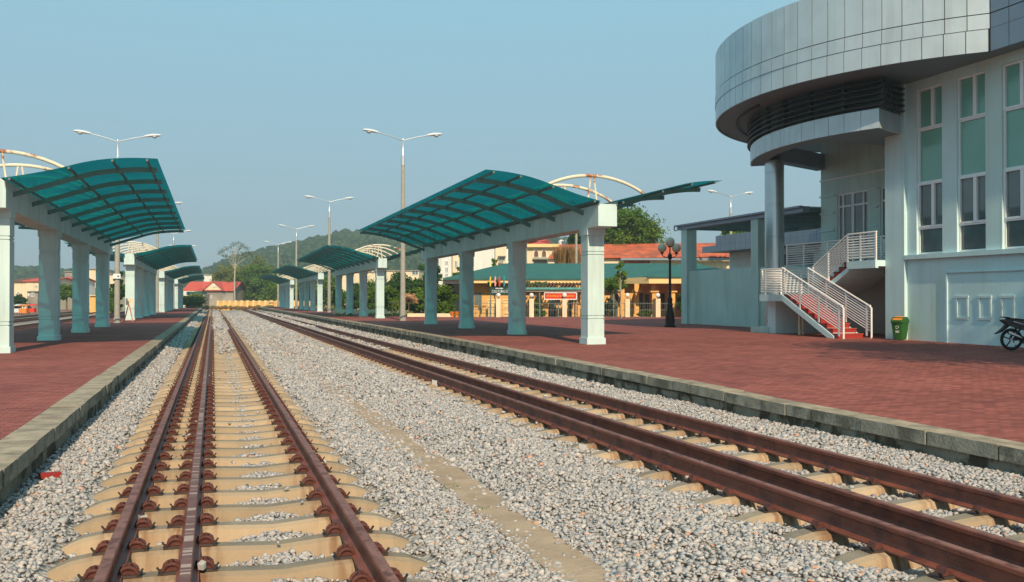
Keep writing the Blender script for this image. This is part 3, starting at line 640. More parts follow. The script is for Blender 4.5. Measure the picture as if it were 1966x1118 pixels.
# globe lamp
gl_ = thing('globe_lamp', 'black cast-iron lamp post with three cream globes on the paved yard', 'street lamp', (19.85, 37.1, .40))
b = MB(); b.lathe([(.26, 0), (.26, .12), (.20, .16), (.22, .3), (.20, .55), (.15, .8), (.12, 1.0), (.15, 1.04), (.10, 1.12), (.12, 1.3), (.07, 1.4), (.06, 2.0), (.05, 3.1), (.09, 3.15), (.10, 3.3), (.05, 3.4)], 14); b.build('post', M['black'], gl_)
b = MB(); b.tube([(0, 0, 3.3), (0, 0, 3.72)], .03); b.lathe([(.1, 0), (.08, .05)], 10, (0, 0, 3.68)); b.build('stem', M['black'], gl_)
for k, (dx, dy, dz) in enumerate([(-.36, .08, 3.64), (.28, -.10, 3.64)]):
    b = MB(); b.tube([(0, 0, 3.25), (dx * .5, dy * .5, 3.2), (dx * .95, dy * .95, 3.28), (dx, dy, 3.42)], .022, 6); b.lathe([(.02, -.06), (.08, 0), (.09, .03)], 10, (dx, dy, 3.40)); a_ = b.build('arm', M['black'], gl_)
    b = MB(); b.sphere((dx, dy, dz), .21, 18); b.build('globe', M['globe'], a_)
b = MB(); b.sphere((0, 0, 3.92), .22, 18); b.build('globe', M['globe'], gl_)

# ------------------------------------------------------------------ station building (round upper storey)
CX, CY = 27.2, 27.0
def pc(R, ph): return (CX - R * math.cos(ph), CY - R * math.sin(ph))
def arc_box(mb, R0, R1, a0, a1, z0, z1, m=0, n=1):
    """solid ring segment; angles in degrees (0 = towards the tracks, + = towards the camera)"""
    for i in range(n):
        p, q = math.radians(a0 + (a1 - a0) * i / n), math.radians(a0 + (a1 - a0) * (i + 1) / n)
        A = pc(R1, p); B = pc(R0, p); C_ = pc(R0, q); D = pc(R1, q)   # R1 outer
        P = [(*A, z0), (*D, z0), (*C_, z0), (*B, z0), (*A, z1), (*D, z1), (*C_, z1), (*B, z1)]
        mb.hexa(P, m)
def wall_cells(mb, fix, s0, s1, z0, z1, ops, axis='x', th=.2, m=0):
    """wall slab in the plane axis=fix..fix+th with rectangular openings (sa,sb,za,zb)"""
    S = sorted({s0, s1, *[o[0] for o in ops], *[o[1] for o in ops]}); Z = sorted({z0, z1, *[o[2] for o in ops], *[o[3] for o in ops]})
    S = [a for a in S if s0 <= a <= s1]; Z = [a for a in Z if z0 <= a <= z1]
    for i in range(len(S) - 1):
        for j in range(len(Z) - 1):
            cs, cz = (S[i] + S[i + 1]) / 2, (Z[j] + Z[j + 1]) / 2
            if any(o[0] < cs < o[1] and o[2] < cz < o[3] for o in ops): continue
            if axis == 'x': mb.box(fix, fix + th, S[i], S[i + 1], Z[j], Z[j + 1], m)
            else: mb.box(S[i], S[i + 1], fix, fix + th, Z[j], Z[j + 1], m)
SB = thing('station_building', 'pale mint station building with round aluminium-clad upper storey', 'building', (0, 0, 0))
WX = 21.5; YA = -22.0
bays = [23.60 - 1.665 * k for k in range(26)]; BW = 1.08
ops = [(b - BW, b, 3.13, 8.42) for b in bays]
mb = MB(); wall_cells(mb, WX, YA, 24.02, 3.12, 8.9, ops, th=.5)
mb.box(WX + .002, 34, YA, 24.02, 0, 3.12)                      # lower storey mass
mb.box(WX + .5, 34, YA, 24.9, 8.5, 8.88)                       # slab
mb.box(WX - .12, WX + .5, 24.02, 24.9, 0, 8.89)                # projecting corner pier
mb.box(WX + .5, 34, 24.7, 24.9, 0, 8.5)                        # return wall
mb.build('wall', M['wall'], SB, smooth=None)
mb = MB(); mb.box(WX - .13, WX, YA, 24.0, 2.98, 3.12); mb.build('ledge', M['wall'], SB, smooth=None)
mb = MB(); mb.box(WX - .05, WX, YA, 22.35, 2.50, 2.54); mb.box(WX - .045, WX, 22.30, 22.36, .3, 2.50); mb.build('panel_moulding', M['wall'], SB, smooth=None)
gx = WX + .13
wp = None
for k, b in enumerate(bays[:14]):
    if wp is None:
        f = MB(); y1, y0 = 0, -BW
        def fr(ya, yb, za, zb, t=.055, dx=0):
            f.box(gx - .05 - dx, gx + .03, ya, ya + t, za, zb); f.box(gx - .05 - dx, gx + .03, yb - t, yb, za, zb)
            f.box(gx - .05 - dx, gx + .03, ya + t, yb - t, za, za + t); f.box(gx - .05 - dx, gx + .03, ya + t, yb - t, zb - t, zb)
        fr(y0, y1, 3.13, 3.98); fr(y0, y0 + BW * .42, 3.98, 5.40, .06, .02); fr(y0 + BW * .42, y1, 3.98, 5.40, .06, .02); fr(y0, y1, 5.40, 7.13); fr(y0, y0 + BW * .42, 7.13, 8.42, .06, .02); fr(y0 + BW * .42, y1, 7.13, 8.42, .06, .02)
        wp = f.build('window', M['white'], SB, smooth=None)
        g = MB(); g.box(gx, gx + .012, y0 + .02, y1 - .02, 3.15, 5.40); g.build('pane', M['glass'], wp, smooth=None)
        g = MB(); g.box(gx, gx + .012, y0 + .02, y1 - .02, 5.42, 8.40); g.build('tinted_pane', M['greenglass'], wp, smooth=None)
        wp.location = (0, b, 0)
    else: c = copy_tree(wp, SB); c.location = (0, b, 0)
# small framed niches low on the wall
nf = None
for b in (21.75, 20.90, 20.10, 19.30, 18.5):
    if nf is None:
        f = MB(); hw = .24; f.box(WX - .022, WX, -hw, -hw + .07, 1.1, 1.78); f.box(WX - .022, WX, hw - .07, hw, 1.1, 1.78); f.box(WX - .028, WX, -hw - .02, hw + .02, 1.73, 1.80); f.box(WX - .026, WX, -hw, hw, 1.08, 1.15)
        nf = f.build('niche_frame', M['white'] if False else mat('pale_frame', (.55, .66, .66), .6), SB, smooth=None); nf.location = (0, b, 0)
    else: c = nf.copy(); C.objects.link(c); c.parent = SB; c.location = (0, b, 0)
# fascia : clad panels with open joints on a dark backing
RD = 9.45; PZ = [(8.70, 9.335), (9.345, 9.755), (9.79, 11.36)]
mb = MB(); a = 47.6; i = 0
while a > -100:
    a2 = a - 3.5
    for r, (z0, z1) in enumerate(PZ):
        dr = [-.0, .02, .0][r]; off = .22 if r == 0 else 0
        arc_box(mb, RD - .06, RD + dr, a - .065 - off, a2 + .065 - off, z0, z1, 0, 1)
    a = a2
arc_box(mb, RD - .10, RD - .035, 47.6, -101, 8.715, 11.34, 1, 42)
mb.build('round_fascia', [M['clad'], M['clad_dark']], SB, smooth=None)
FX, FY = pc(RD, math.radians(47.6))
mb = MB(); y = FY - .01
while y > YA:
    for z0, z1 in PZ: mb.box(FX, FX + .06, y - .62, y - .012, z0, z1, 0)
    y -= .632
mb.box(FX + .02, FX + .1, YA, FY - .02, 8.715, 11.34, 1)
mb.build('straight_fascia', [M['clad_side'], M['clad_dark']], SB, smooth=None)
# soffit and roof
def disc(z, R, a0=47.6, a1=-101, n=60):
    V = [(*pc(R, math.radians(a0 + (a1 - a0) * i / n)), z) for i in range(n + 1)]; V += [(34, CY + 8, z), (34, YA, z), (FX + .1, YA, z)]
    return V
mb = MB()
for z0, z1 in ((8.72, 8.78),):
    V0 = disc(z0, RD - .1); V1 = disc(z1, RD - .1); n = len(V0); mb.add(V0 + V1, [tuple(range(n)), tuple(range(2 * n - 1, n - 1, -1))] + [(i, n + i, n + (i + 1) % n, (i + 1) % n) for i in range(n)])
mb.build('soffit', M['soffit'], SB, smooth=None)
mb = MB(); V0 = disc(11.0, RD - .1); V1 = disc(11.2, RD - .1); n = len(V0); mb.add(V0 + V1, [tuple(range(n)), tuple(range(2 * n - 1, n - 1, -1))] + [(i, n + i, n + (i + 1) % n, (i + 1) % n) for i in range(n)])
mb.build('roof', M['dkwall'], SB, smooth=None)
# round soffit light cove
mb = MB(); arc_box(mb, 8.55, 8.65, -8, -62, 8.66, 8.72, 0, 24); mb.build('soffit_gutter', M['louvre'], SB, smooth=None)
# lower ring (balcony band) and louvres
mb = MB(); a = 26.0
while a > -34:
    arc_box(mb, 8.04, 8.10, a - .05, a - 4.25 + .05, 7.10, 7.72, 0, 1); a -= 4.25
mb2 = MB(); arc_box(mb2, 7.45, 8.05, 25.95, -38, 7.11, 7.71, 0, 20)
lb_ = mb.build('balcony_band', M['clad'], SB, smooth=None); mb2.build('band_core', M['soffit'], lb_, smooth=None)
# radial end face joining the pier
A = pc(8.1, math.radians(26.0)); B = (WX + .05, 24.25)
dx, dy = B[0] - A[0], B[1] - A[1]; l = math.hypot(dx, dy); nxx, nyy = -dy / l * .06, dx / l * .06
mb = MB(); mb.hexa([(A[0], A[1], 7.10), (B[0], B[1], 7.10), (B[0] + nxx, B[1] + nyy, 7.10), (A[0] + nxx, A[1] + nyy, 7.10), (A[0], A[1], 7.72), (B[0], B[1], 7.72), (B[0] + nxx, B[1] + nyy, 7.72), (A[0] + nxx, A[1] + nyy, 7.72)])
mb.build('band_end', M['clad'], SB, smooth=None)
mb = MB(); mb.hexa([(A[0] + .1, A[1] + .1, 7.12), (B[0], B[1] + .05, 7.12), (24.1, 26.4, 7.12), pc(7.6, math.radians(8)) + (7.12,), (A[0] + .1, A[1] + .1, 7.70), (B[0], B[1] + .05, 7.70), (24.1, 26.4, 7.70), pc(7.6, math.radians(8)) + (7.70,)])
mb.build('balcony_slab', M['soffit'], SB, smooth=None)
for z in (7.80, 7.98, 8.16, 8.34, 8.52):
    mb = MB(); arc_box(mb, 8.0, 8.22, 27, -46, z, z + .035, 0, 24)
    A1 = pc(8.22, math.radians(27)); A0 = pc(8.0, math.radians(27)); mb.hexa([(A1[0], A1[1], z), (WX - .12, 23.95, z), (WX - .12, 24.2, z), (A0[0], A0[1], z), (A1[0], A1[1], z + .035), (WX - .12, 23.95, z + .035), (WX - .12, 24.2, z + .035), (A0[0], A0[1], z + .035)])
    mb.build('louvre_blade', M['louvre'], SB, smooth=None)
for a in (26.5, 17, 7, -3, -12, -20, -28, -36, -45):
    mb = MB(); arc_box(mb, 7.9, 8.05, a + .45, a - .45, 7.72, 8.72); mb.build('louvre_post', M['louvre'], SB, smooth=None)
mb = MB(); arc_box(mb, 7.0, 7.06, 26, -46, 7.7, 8.72, 0, 20); mb.build('gallery_wall', M['louvre'], SB, smooth=None)
# clad tie beam from the column to the entrance wall
mb = MB(); mb.beam((20.95, 30.55, 7.42), (24.3, 32.05, 7.42), .5, .62); mb.build('tie_beam', M['clad_side'], SB, smooth=None)
# metal column
mb = MB(); prf = [(.37, 0)]; z = 0
while z < 6.9:
    z2 = min(z + 1.25, 7.0 - .35); prf += [(.37, z + .01), (.37, z2 - .02), (.355, z2 - .018), (.355, z2)]; z = z2
    if z2 >= 6.6: break
prf += [(.37, 6.66), (.37, 6.74)]
mb.lathe(prf, 28, (20.9, 30.5, .38)); mb.build('column', M['column'], SB, smooth=30)
mb = MB(); mb.box(20.2, 21.6, 29.9, 31.1, .3, .62); mb.build('column_base', M['dkwall'], SB, smooth=None)
# entrance wall, door, side window
EX = 24.2
d0, d1 = 29.15, 30.95; w0, w1 = 26.9, 28.45
mb = MB(); wall_cells(mb, EX, 24.9, 32.0, 3.0, 8.7, [(d0, d1, 3.0, 5.98), (w0, w1, 3.9, 5.98)], th=.25)
mb.box(EX + .25, 34, 31.8, 32.0, 0, 8.7)
mb.build('entrance_wall', M['dkwall'], SB, smooth=None)
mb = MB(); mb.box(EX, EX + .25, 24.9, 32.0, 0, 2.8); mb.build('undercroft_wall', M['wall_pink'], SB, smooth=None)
mb = MB(); mb.box(EX - .05, EX, 24.9, 32.02, 6.60, 6.66); mb.build('string_course', M['white'], SB, smooth=None)
for z in (5.93, 5.22, 4.50, 3.80):
    mb = MB(); mb.box(EX - .06, EX, 31.1, 32.03, z, z + .06); mb.build('rustic_band', M['wall'], SB, smooth=None)
    mb = MB(); mb.box(EX - .06, EX, 28.55, 29.05, z, z + .06); mb.build('rustic_band', M['wall'], SB, smooth=None)
def glazed(name, y0, y1, z0, z1, bars_y, bars_z, X=EX + .1, t=.07, parent=SB, mm='glass'):
    f = MB(); f.box(X - .05, X + .05, y0, y0 + t, z0, z1); f.box(X - .05, X + .05, y1 - t, y1, z0, z1); f.box(X - .05, X + .05, y0 + t, y1 - t, z0, z0 + t); f.box(X - .05, X + .05, y0 + t, y1 - t, z1 - t, z1)
    for y in bars_y: f.box(X - .048, X + .048, y - t / 2, y + t / 2, z0 + t, z1 - t)
    for z in bars_z: f.box(X - .046, X + .046, y0 + t, y1 - t, z - t / 2, z + t / 2)
    o = f.build(name, M['white'], parent, smooth=None); g = MB(); g.box(X - .006, X + .006, y0 + .03, y1 - .03, z0 + .03, z1 - .03); g.build('pane', M[mm], o, smooth=None); return o
dr = glazed('entrance_door', d0, d1, 3.0, 5.98, [d0 + .30, (d0 + d1) / 2, (d0 + d1) / 2 + .06, d1 - .30], [5.45])
for y in ((d0 + d1) / 2 - .12, (d0 + d1) / 2 + .18):
    h = MB(); h.tube([(EX + .02, y, 3.9), (EX - .03, y, 3.95), (EX - .03, y, 4.35), (EX + .02, y, 4.4)], .015, 6); h.build('handle', M['silver'], dr)
glazed('side_window', w0, w1, 3.9, 5.98, [w0 + .5], [5.45])
f = MB(); f.box(EX - .06, EX, 26.45, 26.52, 1.2, 2.1); f.box(EX - .06, EX, 27.0, 27.07, 1.2, 2.1); f.box(EX - .06, EX, 26.52, 27.0, 1.2, 1.27); f.box(EX - .06, EX, 26.52, 27.0, 2.03, 2.1); f.build('niche_frame', bpy.data.materials['pale_frame'], SB, smooth=None)
f = MB(); f.box(EX - .02, EX, 26.52, 27.0, 1.27, 2.03); f.build('niche_panel', M['wall'], SB, smooth=None)

# ------------------------------------------------------------------ outside staircase
ST_ = thing('entrance_staircase', 'outdoor staircase with red steps and white tubular railings to the upper door', 'staircase', (0, 0, 0))
def steps(name, x0, x1, ys_, ye, z0, z1, n, m=M['redstep']):
    dy = (ye - ys_) / n; dz = (z1 - z0) / n
    for i in range(n):
        mb = MB(); a, b = sorted((ys_ + dy * i, ys_ + dy * (i + 1))); ov = -.02 * (1 if dy > 0 else -1)
        zt = z0 + dz * (i + 1); zl = max(zt - dz - .01, z0 - .05)
        mb.box(x0, x1, a, b, zl, zt - .03, 0); mb.box(x0 - .02, x1 + .02, min(a, a + ov), max(b, b + ov), zt - .03, zt, 1)
        mb.build('step', [m, m if i % 1 else M['brownstep'] if dy < 0 else mat('step_nosing', (.42, .08, .06), .4) if i == 0 else bpy.data.materials['step_nosing']], ST_, smooth=None)
steps('lower', 19.91, 20.92, 25.45, 28.5, .37, 1.87, 9)
steps('upper', 21.1, 22.75, 28.3, 26.35, 1.87, 3.0, 7, M['redstep'])
def stringer(x, ya, za, yb, zb, th=.10, dz=.22):
    mb = MB(); mb.hexa([(x - th / 2, ya, za - dz), (x + th / 2, ya, za - dz), (x + th / 2, yb, zb - dz), (x - th / 2, yb, zb - dz), (x - th / 2, ya, za), (x + th / 2, ya, za), (x + th / 2, yb, zb), (x - th / 2, yb, zb)])
    mb.build('stringer', M['wall'], ST_, smooth=None)
mb = MB(); mb.prism([(25.5, .30), (28.5, 1.62), (28.5, 1.80), (25.5, .42)], 'x', 19.95, 20.87); mb.build('flight_soffit', M['wall'], ST_, smooth=None)
stringer(19.88, 25.6, .45, 28.5, 1.86); stringer(20.95, 25.6, .45, 28.5, 1.86)
mb = MB(); mb.prism([(28.5, 1.50), (26.3, 2.66), (26.3, 2.83), (28.5, 1.72)], 'x', 21.02, 22.78); mb.build('flight_soffit', M['wall'], ST_, smooth=None)
mb = MB(); mb.box(19.95, 22.8, 28.5, 30.1, 1.62, 1.87); mb.build('landing', M['wall'], ST_, smooth=None)
mb = MB(); mb.box(20.98, EX, 24.9, 26.35, 2.80, 3.0); mb.box(22.8, EX, 26.35, 32.6, 2.80, 2.999); mb.box(22.8, 22.92, 26.4, 32.6, 2.55, 2.80); mb.box(20.98, 21.1, 24.9, 26.3, 2.74, 2.80); mb.build('deck', M['wall'], ST_, smooth=None)
mb = MB(); mb.box(20.25, 22.8, 29.5, 29.7, .3, 1.62); mb.box(20.25, 20.4, 29.7, 30.0, .3, 1.62); mb.build('landing_wall', M['wall'], ST_, smooth=None)
def railing(pts, post_t, h=.95, nb=9, skip=()):
    pts = [Vector(p) for p in pts]; mb = MB(); up = Vector((0, 0, 1))
    for i in range(len(pts) - 1):
        a, b = pts[i], pts[i + 1]
        for k in range(nb):
            z = .12 + (h - .14) * k / nb; mb.tube([a + up * z, b + up * z], .021, 6)
    rl = mb.build('railing', M['steelpaint'], ST_)
    mb = MB(); mb.tube([p + up * h for p in pts], .032, 8); mb.build('handrail', M['steelpaint'], rl)
    for (i, t) in post_t:
        p = pts[i].lerp(pts[i + 1], t); d = (pts[i + 1] - pts[i]); d.z = 0; d.normalize()
        mb = MB(); mb.box(-.035, .035, -.02, .02, -.12, h - .02); o = mb.build('post', M['steelpaint'], rl, smooth=None); o.location = p; o.rotation_euler = (0, 0, math.atan2(d.y, d.x))
for x in (19.86, 20.98):
    railing([(x, 25.15, .52), (x, 25.2, .52), (x, 28.5, 1.90)], [(1, .04), (1, .36), (1, .68), (1, .99)])
    mb = MB(); mb.tube([(x, 25.10, .37), (x, 25.10, 1.40), (x, 25.2, 1.45)], .032, 8); mb.build('newel', M['steelpaint'], ST_)
railing([(21.05, 28.3, 1.95), (21.05, 26.35, 3.0), (21.05, 24.92, 3.0)], [(0, .0), (0, .45), (0, .99), (1, .45), (1, .97)])
railing([(19.98, 28.52, 1.87), (19.98, 30.05, 1.87), (22.75, 30.05, 1.87)], [(0, .02), (0, .8), (1, .02), (1, .33), (1, .66), (1, .99)])
railing([(22.84, 26.5, 3.0), (22.84, 32.5, 3.0), (24.15, 32.5, 3.0)], [(0, .05), (0, .3), (0, .55), (0, .8), (0, .99)])
mb = MB(); mb.tube([(20.45, 28.3, .35), (20.45, 28.3, 1.6)], .04, 8); mb.tube([(20.68, 28.4, .35), (20.68, 28.4, 1.6)], .04, 8)
tag(mb.build('drain_pipes', M['creamwall']), 'pair of cream drain pipes standing under the lower flight of stairs', 'pipe')

# ------------------------------------------------------------------ walled yard with posts and flat roof left of the building
YW = thing('yard_wall', 'mint rendered yard wall with tall posts left of the metal column', 'wall', (23.4, 36, .3))
mb = MB(); mb.box(.12, .32, -4, 6.2, 0, 2.86); mb.build('panel', M['dkwall'], YW, smooth=None)
for y in (6.2, -.30):
    mb = MB(); mb.box(0, .58, y - .29, y + .29, 0, 5.03); mb.build('post', M['dkwall'] if y < 6 else M['dkwall'], YW, smooth=None)
YR = thing('yard_roof', 'flat dark-edged metal roof spanning the yard wall posts', 'roof', (23.4, 36, 5.34))
mb = MB(); mb.box(-.05, .30, -3.95, 6.85, 0, .24); mb.box(-.22, -.05, -3.95, 6.9, .18, .26); mb.build('edge_beam', M['clad_side'], YR, smooth=None)
mb = MB(); mb.tube([(-.2, 6.85, .2), (-.2, 6.9, .02), (-.05, 6.9, -.02)], .035, 6); mb.build('gutter_end', M['clad_side'], YR)
mb = MB(); mb.box(5.9, 6.2, -3.95, 6.85, 0, .24); mb.build('edge_beam', M['rib'], YR, smooth=None)
for y in np.linspace(-3.8, 6.6, 7):
    mb = MB(); mb.box(.30, 5.9, y - .07, y + .07, .02, .2); mb.build('cross_beam', M['rib'], YR, smooth=None)
for x in (1.9, 3.7):
    mb = MB(); mb.box(x, x + .1, -3.95, 6.85, .201, .225); mb.build('purlin', M['rib'], YR, smooth=None)
mb = MB(); mb.add([(.3, -3.95, .235), (5.9, -3.95, .235), (5.9, 6.85, .235), (.3, 6.85, .235)], [(0, 1, 2, 3)]); ls = leaf_mat('pale_translucent_sheet', (.55, .60, .54), (.62, .66, .58), .75); mb.build('roof_sheet', ls, YR, smooth=None)
AX = thing('annex', 'low annex with blue-grey clad parapet behind the yard wall', 'building', (33, 46, .2))
mb = MB(); wall_cells(mb, 2.0, -22, 10.5, 0, 5.0, [(1.0, 4.6, 3.0, 4.4)], th=.25); mb.box(2.25, 9, 10.3, 10.5, 0, 5.0); mb.build('wall', M['wall'], AX, smooth=None)
mb = MB(); y = 10.9
while y > -22:
    mb.box(0, .06, y - .60, y - .012, 4.78, 5.22)
    if y < 9.2: mb.box(.001, .06, y - .60, y - .012, 5.23, 5.86)
    y -= .612
mb.box(.02, .12, -22, 10.88, 4.79, 5.2, 1); mb.box(.021, .119, -22, 9.1, 5.2, 5.84, 1); mb.build('clad_parapet', [M['clad_side'], M['clad_dark']], AX, smooth=None)
mb = MB(); mb.box(.1, 9, -22, 10.85, 4.8, 4.95); mb.build('soffit', M['soffit'], AX, smooth=None)
mb = MB()
for z in np.linspace(3.05, 4.35, 7): mb.box(2.0, 2.15, 1.0, 4.6, z, z + .03)
mb.box(2.2, 2.24, 1.0, 4.6, 3.0, 4.4); mb.build('louvre', M['louvre'], AX, smooth=None)

# ------------------------------------------------------------------ litter bin
bn = thing('litter_bin', 'green swing-lid litter bin with orange flap against the mint wall', 'bin', (21.05, 23.85, .372), math.radians(24))
def rr(hx, hy, z, r=.05, n=3):
    P = []
    for cx, cy, a in ((hx - r, hy - r, 0), (-hx + r, hy - r, 90), (-hx + r, -hy + r, 180), (hx - r, -hy + r, 270)):
        for k in range(n + 1): t = math.radians(a + 90 * k / n); P.append((cx + r * math.cos(t), cy + r * math.sin(t), z))
    return P
def loft(mb, rings, m=0):
    n = len(rings[0]); V = [p for r in rings for p in r]; F = [(i * n + j, i * n + (j + 1) % n, (i + 1) * n + (j + 1) % n, (i + 1) * n + j) for i in range(len(rings) - 1) for j in range(n)]
    F += [tuple(range(n - 1, -1, -1)), tuple(range((len(rings) - 1) * n, len(rings) * n))]; mb.add(V, F, m)
mb = MB(); loft(mb, [rr(.17, .15, .02), rr(.225, .2, .56), rr(.245, .22, .565), rr(.245, .22, .60)]); mb.build('body', M['green'], bn, smooth=40)
mb = MB(); mb.prism([(-.235, .60), (.235, .60), (.20, .66), (.10, .74), (.03, .755), (-.03, .755), (-.10, .74), (-.20, .66)], 'y', -.205, .205); mb.build('lid', M['green'], bn, smooth=20)
mb = MB(); mb.hexa([(-.215, -.15, .652), (-.03, -.15, .760), (-.03, .15, .760), (-.215, .15, .652), (-.215, -.15, .664), (-.03, -.15, .772), (-.03, .15, .772), (-.215, .15, .664)]); mb.build('flap', M['orange'], bn, smooth=None)
mb = MB(); mb.tube([(-.235, -.1, .59), (-.29, -.1, .60), (-.29, .1, .60), (-.235, .1, .59)], .012, 6); mb.tube([(.235, -.1, .59), (.29, -.1, .60), (.29, .1, .60), (.235, .1, .59)], .012, 6); mb.build('handle', M['black'], bn)
mb = MB()
def on_front(x, z): return -(.15 + (.05) * (z - .02) / .54) - .004
for k in range(3):
    a0 = k * 2 * PI / 3 + .3
    pts = [(-.178 - .05 * (.42 + .045 * math.sin(a0 + t)) / .54 - .004, .045 * math.cos(a0 + t), .42 + .045 * math.sin(a0 + t)) for t in np.linspace(0, 1.5, 6)]; mb.tube(pts, .007, 5)
mb.box(-.208, -.195, -.06, .06, .285, .305); mb.box(-.204, -.19, -.055, .05, .25, .268); mb.build('emblem', M['whitep'], bn)

# ------------------------------------------------------------------ parked scooter (rear half enters the picture)
mt = thing('motorbike', 'dark navy underbone motorbike with silver exhaust shield parked by the wall', 'motorbike', (19.75, 18.35, .355), -TH)
def wheel(x, parent):
    wv = MB(); R_ = .29; V = []; F = []; n = 40; k = 8
    for i in range(n):
        a = 2 * PI * i / n
        for j in range(k):
            b = 2 * PI * j / k; r = R_ - .037 + .037 * math.cos(b); V.append((r * math.cos(a), .042 * math.sin(b), r * math.sin(a)))
    F = [(i * k + j, i * k + (j + 1) % k, ((i + 1) % n) * k + (j + 1) % k, ((i + 1) % n) * k + j) for i in range(n) for j in range(k)]
    root = MB(); root.tube([(0, -.07, 0), (0, .07, 0)], .035, 12); h = root.build('wheel', M['silver'], parent); h.location = (x, 0, .29)
    link_mesh('tyre', V, F, M['tyre'], h, smooth=50)
    wv = MB(); wv.tube([(.222 * math.cos(a), 0, .222 * math.sin(a)) for a in np.linspace(0, 2 * PI, 33)], .014, 6, cap=False)
    for i in range(5):
        a = i * 2 * PI / 5 + .3; wv.beam((0, 0, 0), (.215 * math.cos(a), 0, .215 * math.sin(a)), .03, .014, 0, (0, 1, 0))
    wv.build('rim', M['tyre'] if False else M['black'], h); return h
wheel(0, mt); wheel(1.22, mt)
def outl(name, pts, y0, y1, m, sm=20): b = MB(); b.prism(pts, 'y', y0, y1); return b.build(name, m, mt, smooth=sm)
outl('tail_fairing', [(-.28, .80), (-.16, .70), (.0, .64), (.22, .55), (.45, .50), (.62, .50), (.75, .56), (.62, .66), (.35, .74), (.1, .79), (-.15, .815)], -.105, .105, M['navy'])
outl('side_panel', [(-.10, .735), (.20, .64), (.42, .58), (.60, .60), (.35, .69), (.05, .76)], -.125, -.106, M['navy'])
outl('side_trim', [(-.02, .755), (.38, .645), (.40, .655), (.0, .77)], -.130, -.1255, M['silver'])
outl('seat', [(-.10, .81), (.15, .79), (.45, .745), (.62, .70), (.78, .66), (.80, .69), (.62, .745), (.40, .80), (.1, .84), (-.08, .85)], -.12, .12, M['black'])
outl('grab_rail', [(-.24, .86), (-.10, .84), (-.02, .825), (-.02, .84), (-.12, .875), (-.23, .885)], -.10, .10, M['black'])
outl('rear_mudguard', [(-.15, .70), (-.20, .62), (-.33, .50), (-.44, .43), (-.42, .425), (-.26, .49), (-.14, .58), (-.05, .66)], -.055, .055, M['black'])
outl('engine', [(.30, .20), (.45, .14), (.72, .14), (.82, .24), (.86, .36), (.70, .42), (.50, .40), (.32, .30)], -.10, .10, M['louvre'])
b = MB(); b.beam((0, -.085, .28), (.48, -.085, .33), .03, .05); b.beam((0, .085, .28), (.48, .085, .33), .03, .05); b.build('swing_arm', M['black'], mt)
b = MB(); b.tube([(.02, -.1, .32), (.2, -.1, .60)], .028, 8); b.tube([(.02, .1, .32), (.2, .1, .60)], .028, 8); b.build('shock_absorber', M['black'], mt)
b = MB(); b.tube([(-.16, -.135, .47), (-.10, -.135, .46), (.22, -.135, .34), (.42, -.13, .22), (.75, -.1, .20)], [.035, .045, .04, .022, .018], 10); ex = b.build('exhaust', M['black'], mt)
b = MB(); b.hexa([(-.165, -.188, .455), (.20, -.182, .32), (.20, -.17, .325), (-.165, -.176, .46), (-.15, -.19, .515), (.10, -.186, .40), (.10, -.172, .40), (-.15, -.178, .515)]); b.build('heat_shield', M['whitep'], ex, smooth=None)
b = MB(); V = []; 
for i in range(15):
    a = math.radians(170 + 170 * i / 14)
    for r in (.075, .115): V.append((.02 + r * math.cos(a), r * math.sin(a) + .27))
poly = V[0::2] + V[1::2][::-1]; b.prism(poly, 'y', -.152, -.146); b.build('chain_cover', M['whitep'], mt, smooth=None)
outl('leg_shield', [(.80, .30), (.92, .28), (1.02, .55), (1.00, .80), (.92, .98), (.86, .95), (.92, .75), (.88, .52)], -.17, .17, M['navy'])
outl('front_mudguard', [(1.0, .50), (1.10, .60), (1.24, .63), (1.38, .58), (1.48, .47), (1.45, .46), (1.34, .55), (1.22, .59), (1.10, .56)], -.06, .06, M['navy'])
b = MB(); b.tube([(1.22, -.07, .29), (1.0, -.07, .85)], .022, 8); b.tube([(1.22, .07, .29), (1.0, .07, .85)], .022, 8); b.build('fork', M['silver'], mt)
b = MB(); b.tube([(.78, -.32, .98), (.90, -.12, 1.0), (.90, .12, 1.0), (.78, .32, .98)], .015, 8); b.build('handlebar', M['black'], mt)
b = MB(); b.lathe([(.02, 0), (.09, .02), (.10, .08), (.05, .13)], 12, (1.0, 0, .93)); b.build('headlight', M['glassbowl'], mt)
for s in (-1, 1):
    b = MB(); b.tube([(.84, s * .25, .99), (.82, s * .28, 1.15)], .008, 5); b.sphere((.82, s * .30, 1.18), .05, 10, sz=.7); b.build('mirror', M['black'], mt)
b = MB(); b.tube([(.5, -.12, .16), (.42, -.22, .0)], .012, 6); b.tube([(.55, -.2, .2), (.55, .2, .2)], .012, 6); b.build('stand', M['black'], mt)

# ------------------------------------------------------------------ background : plots seen square-on are laid out in a frame turned by TH
def W(u, d): 
    """plan position of picture column u (photo pixels) at distance d along the view axis"""
    xc = (u - 983) / 1740 * d; return (xc * CT + d * ST, -xc * ST + d * CT)
def XL(u, d): return (u - 983) / 1740 * d
def ZL(v, d): return CAMZ + (575 - v) * d / 1740
def plot(name, label, cat, u, d, z=.3, group=None):
    x, y = W(u, d); t = thing(name, label, cat, (x, y, z), -TH, group); t['_u'] = XL(u, d); t['_d'] = d; t['_z'] = z; return t
class PB(MB):
    """boxes given by photo columns / rows at a distance; local to the plot's base"""
    def __init__(s, t): super().__init__(); s.t = t; s.u, s.d, s.z = t['_u'], t['_d'], t['_z']
    def ub(s, u0, u1, v0, v1, d0, d1, m=0):
        s.box(XL(u0, d0) - s.u, XL(u1, d0) - s.u, d0 - s.d, d1 - s.d, max(ZL(v1, d0), -.42) - s.z, ZL(v0, d0) - s.z, m); return s
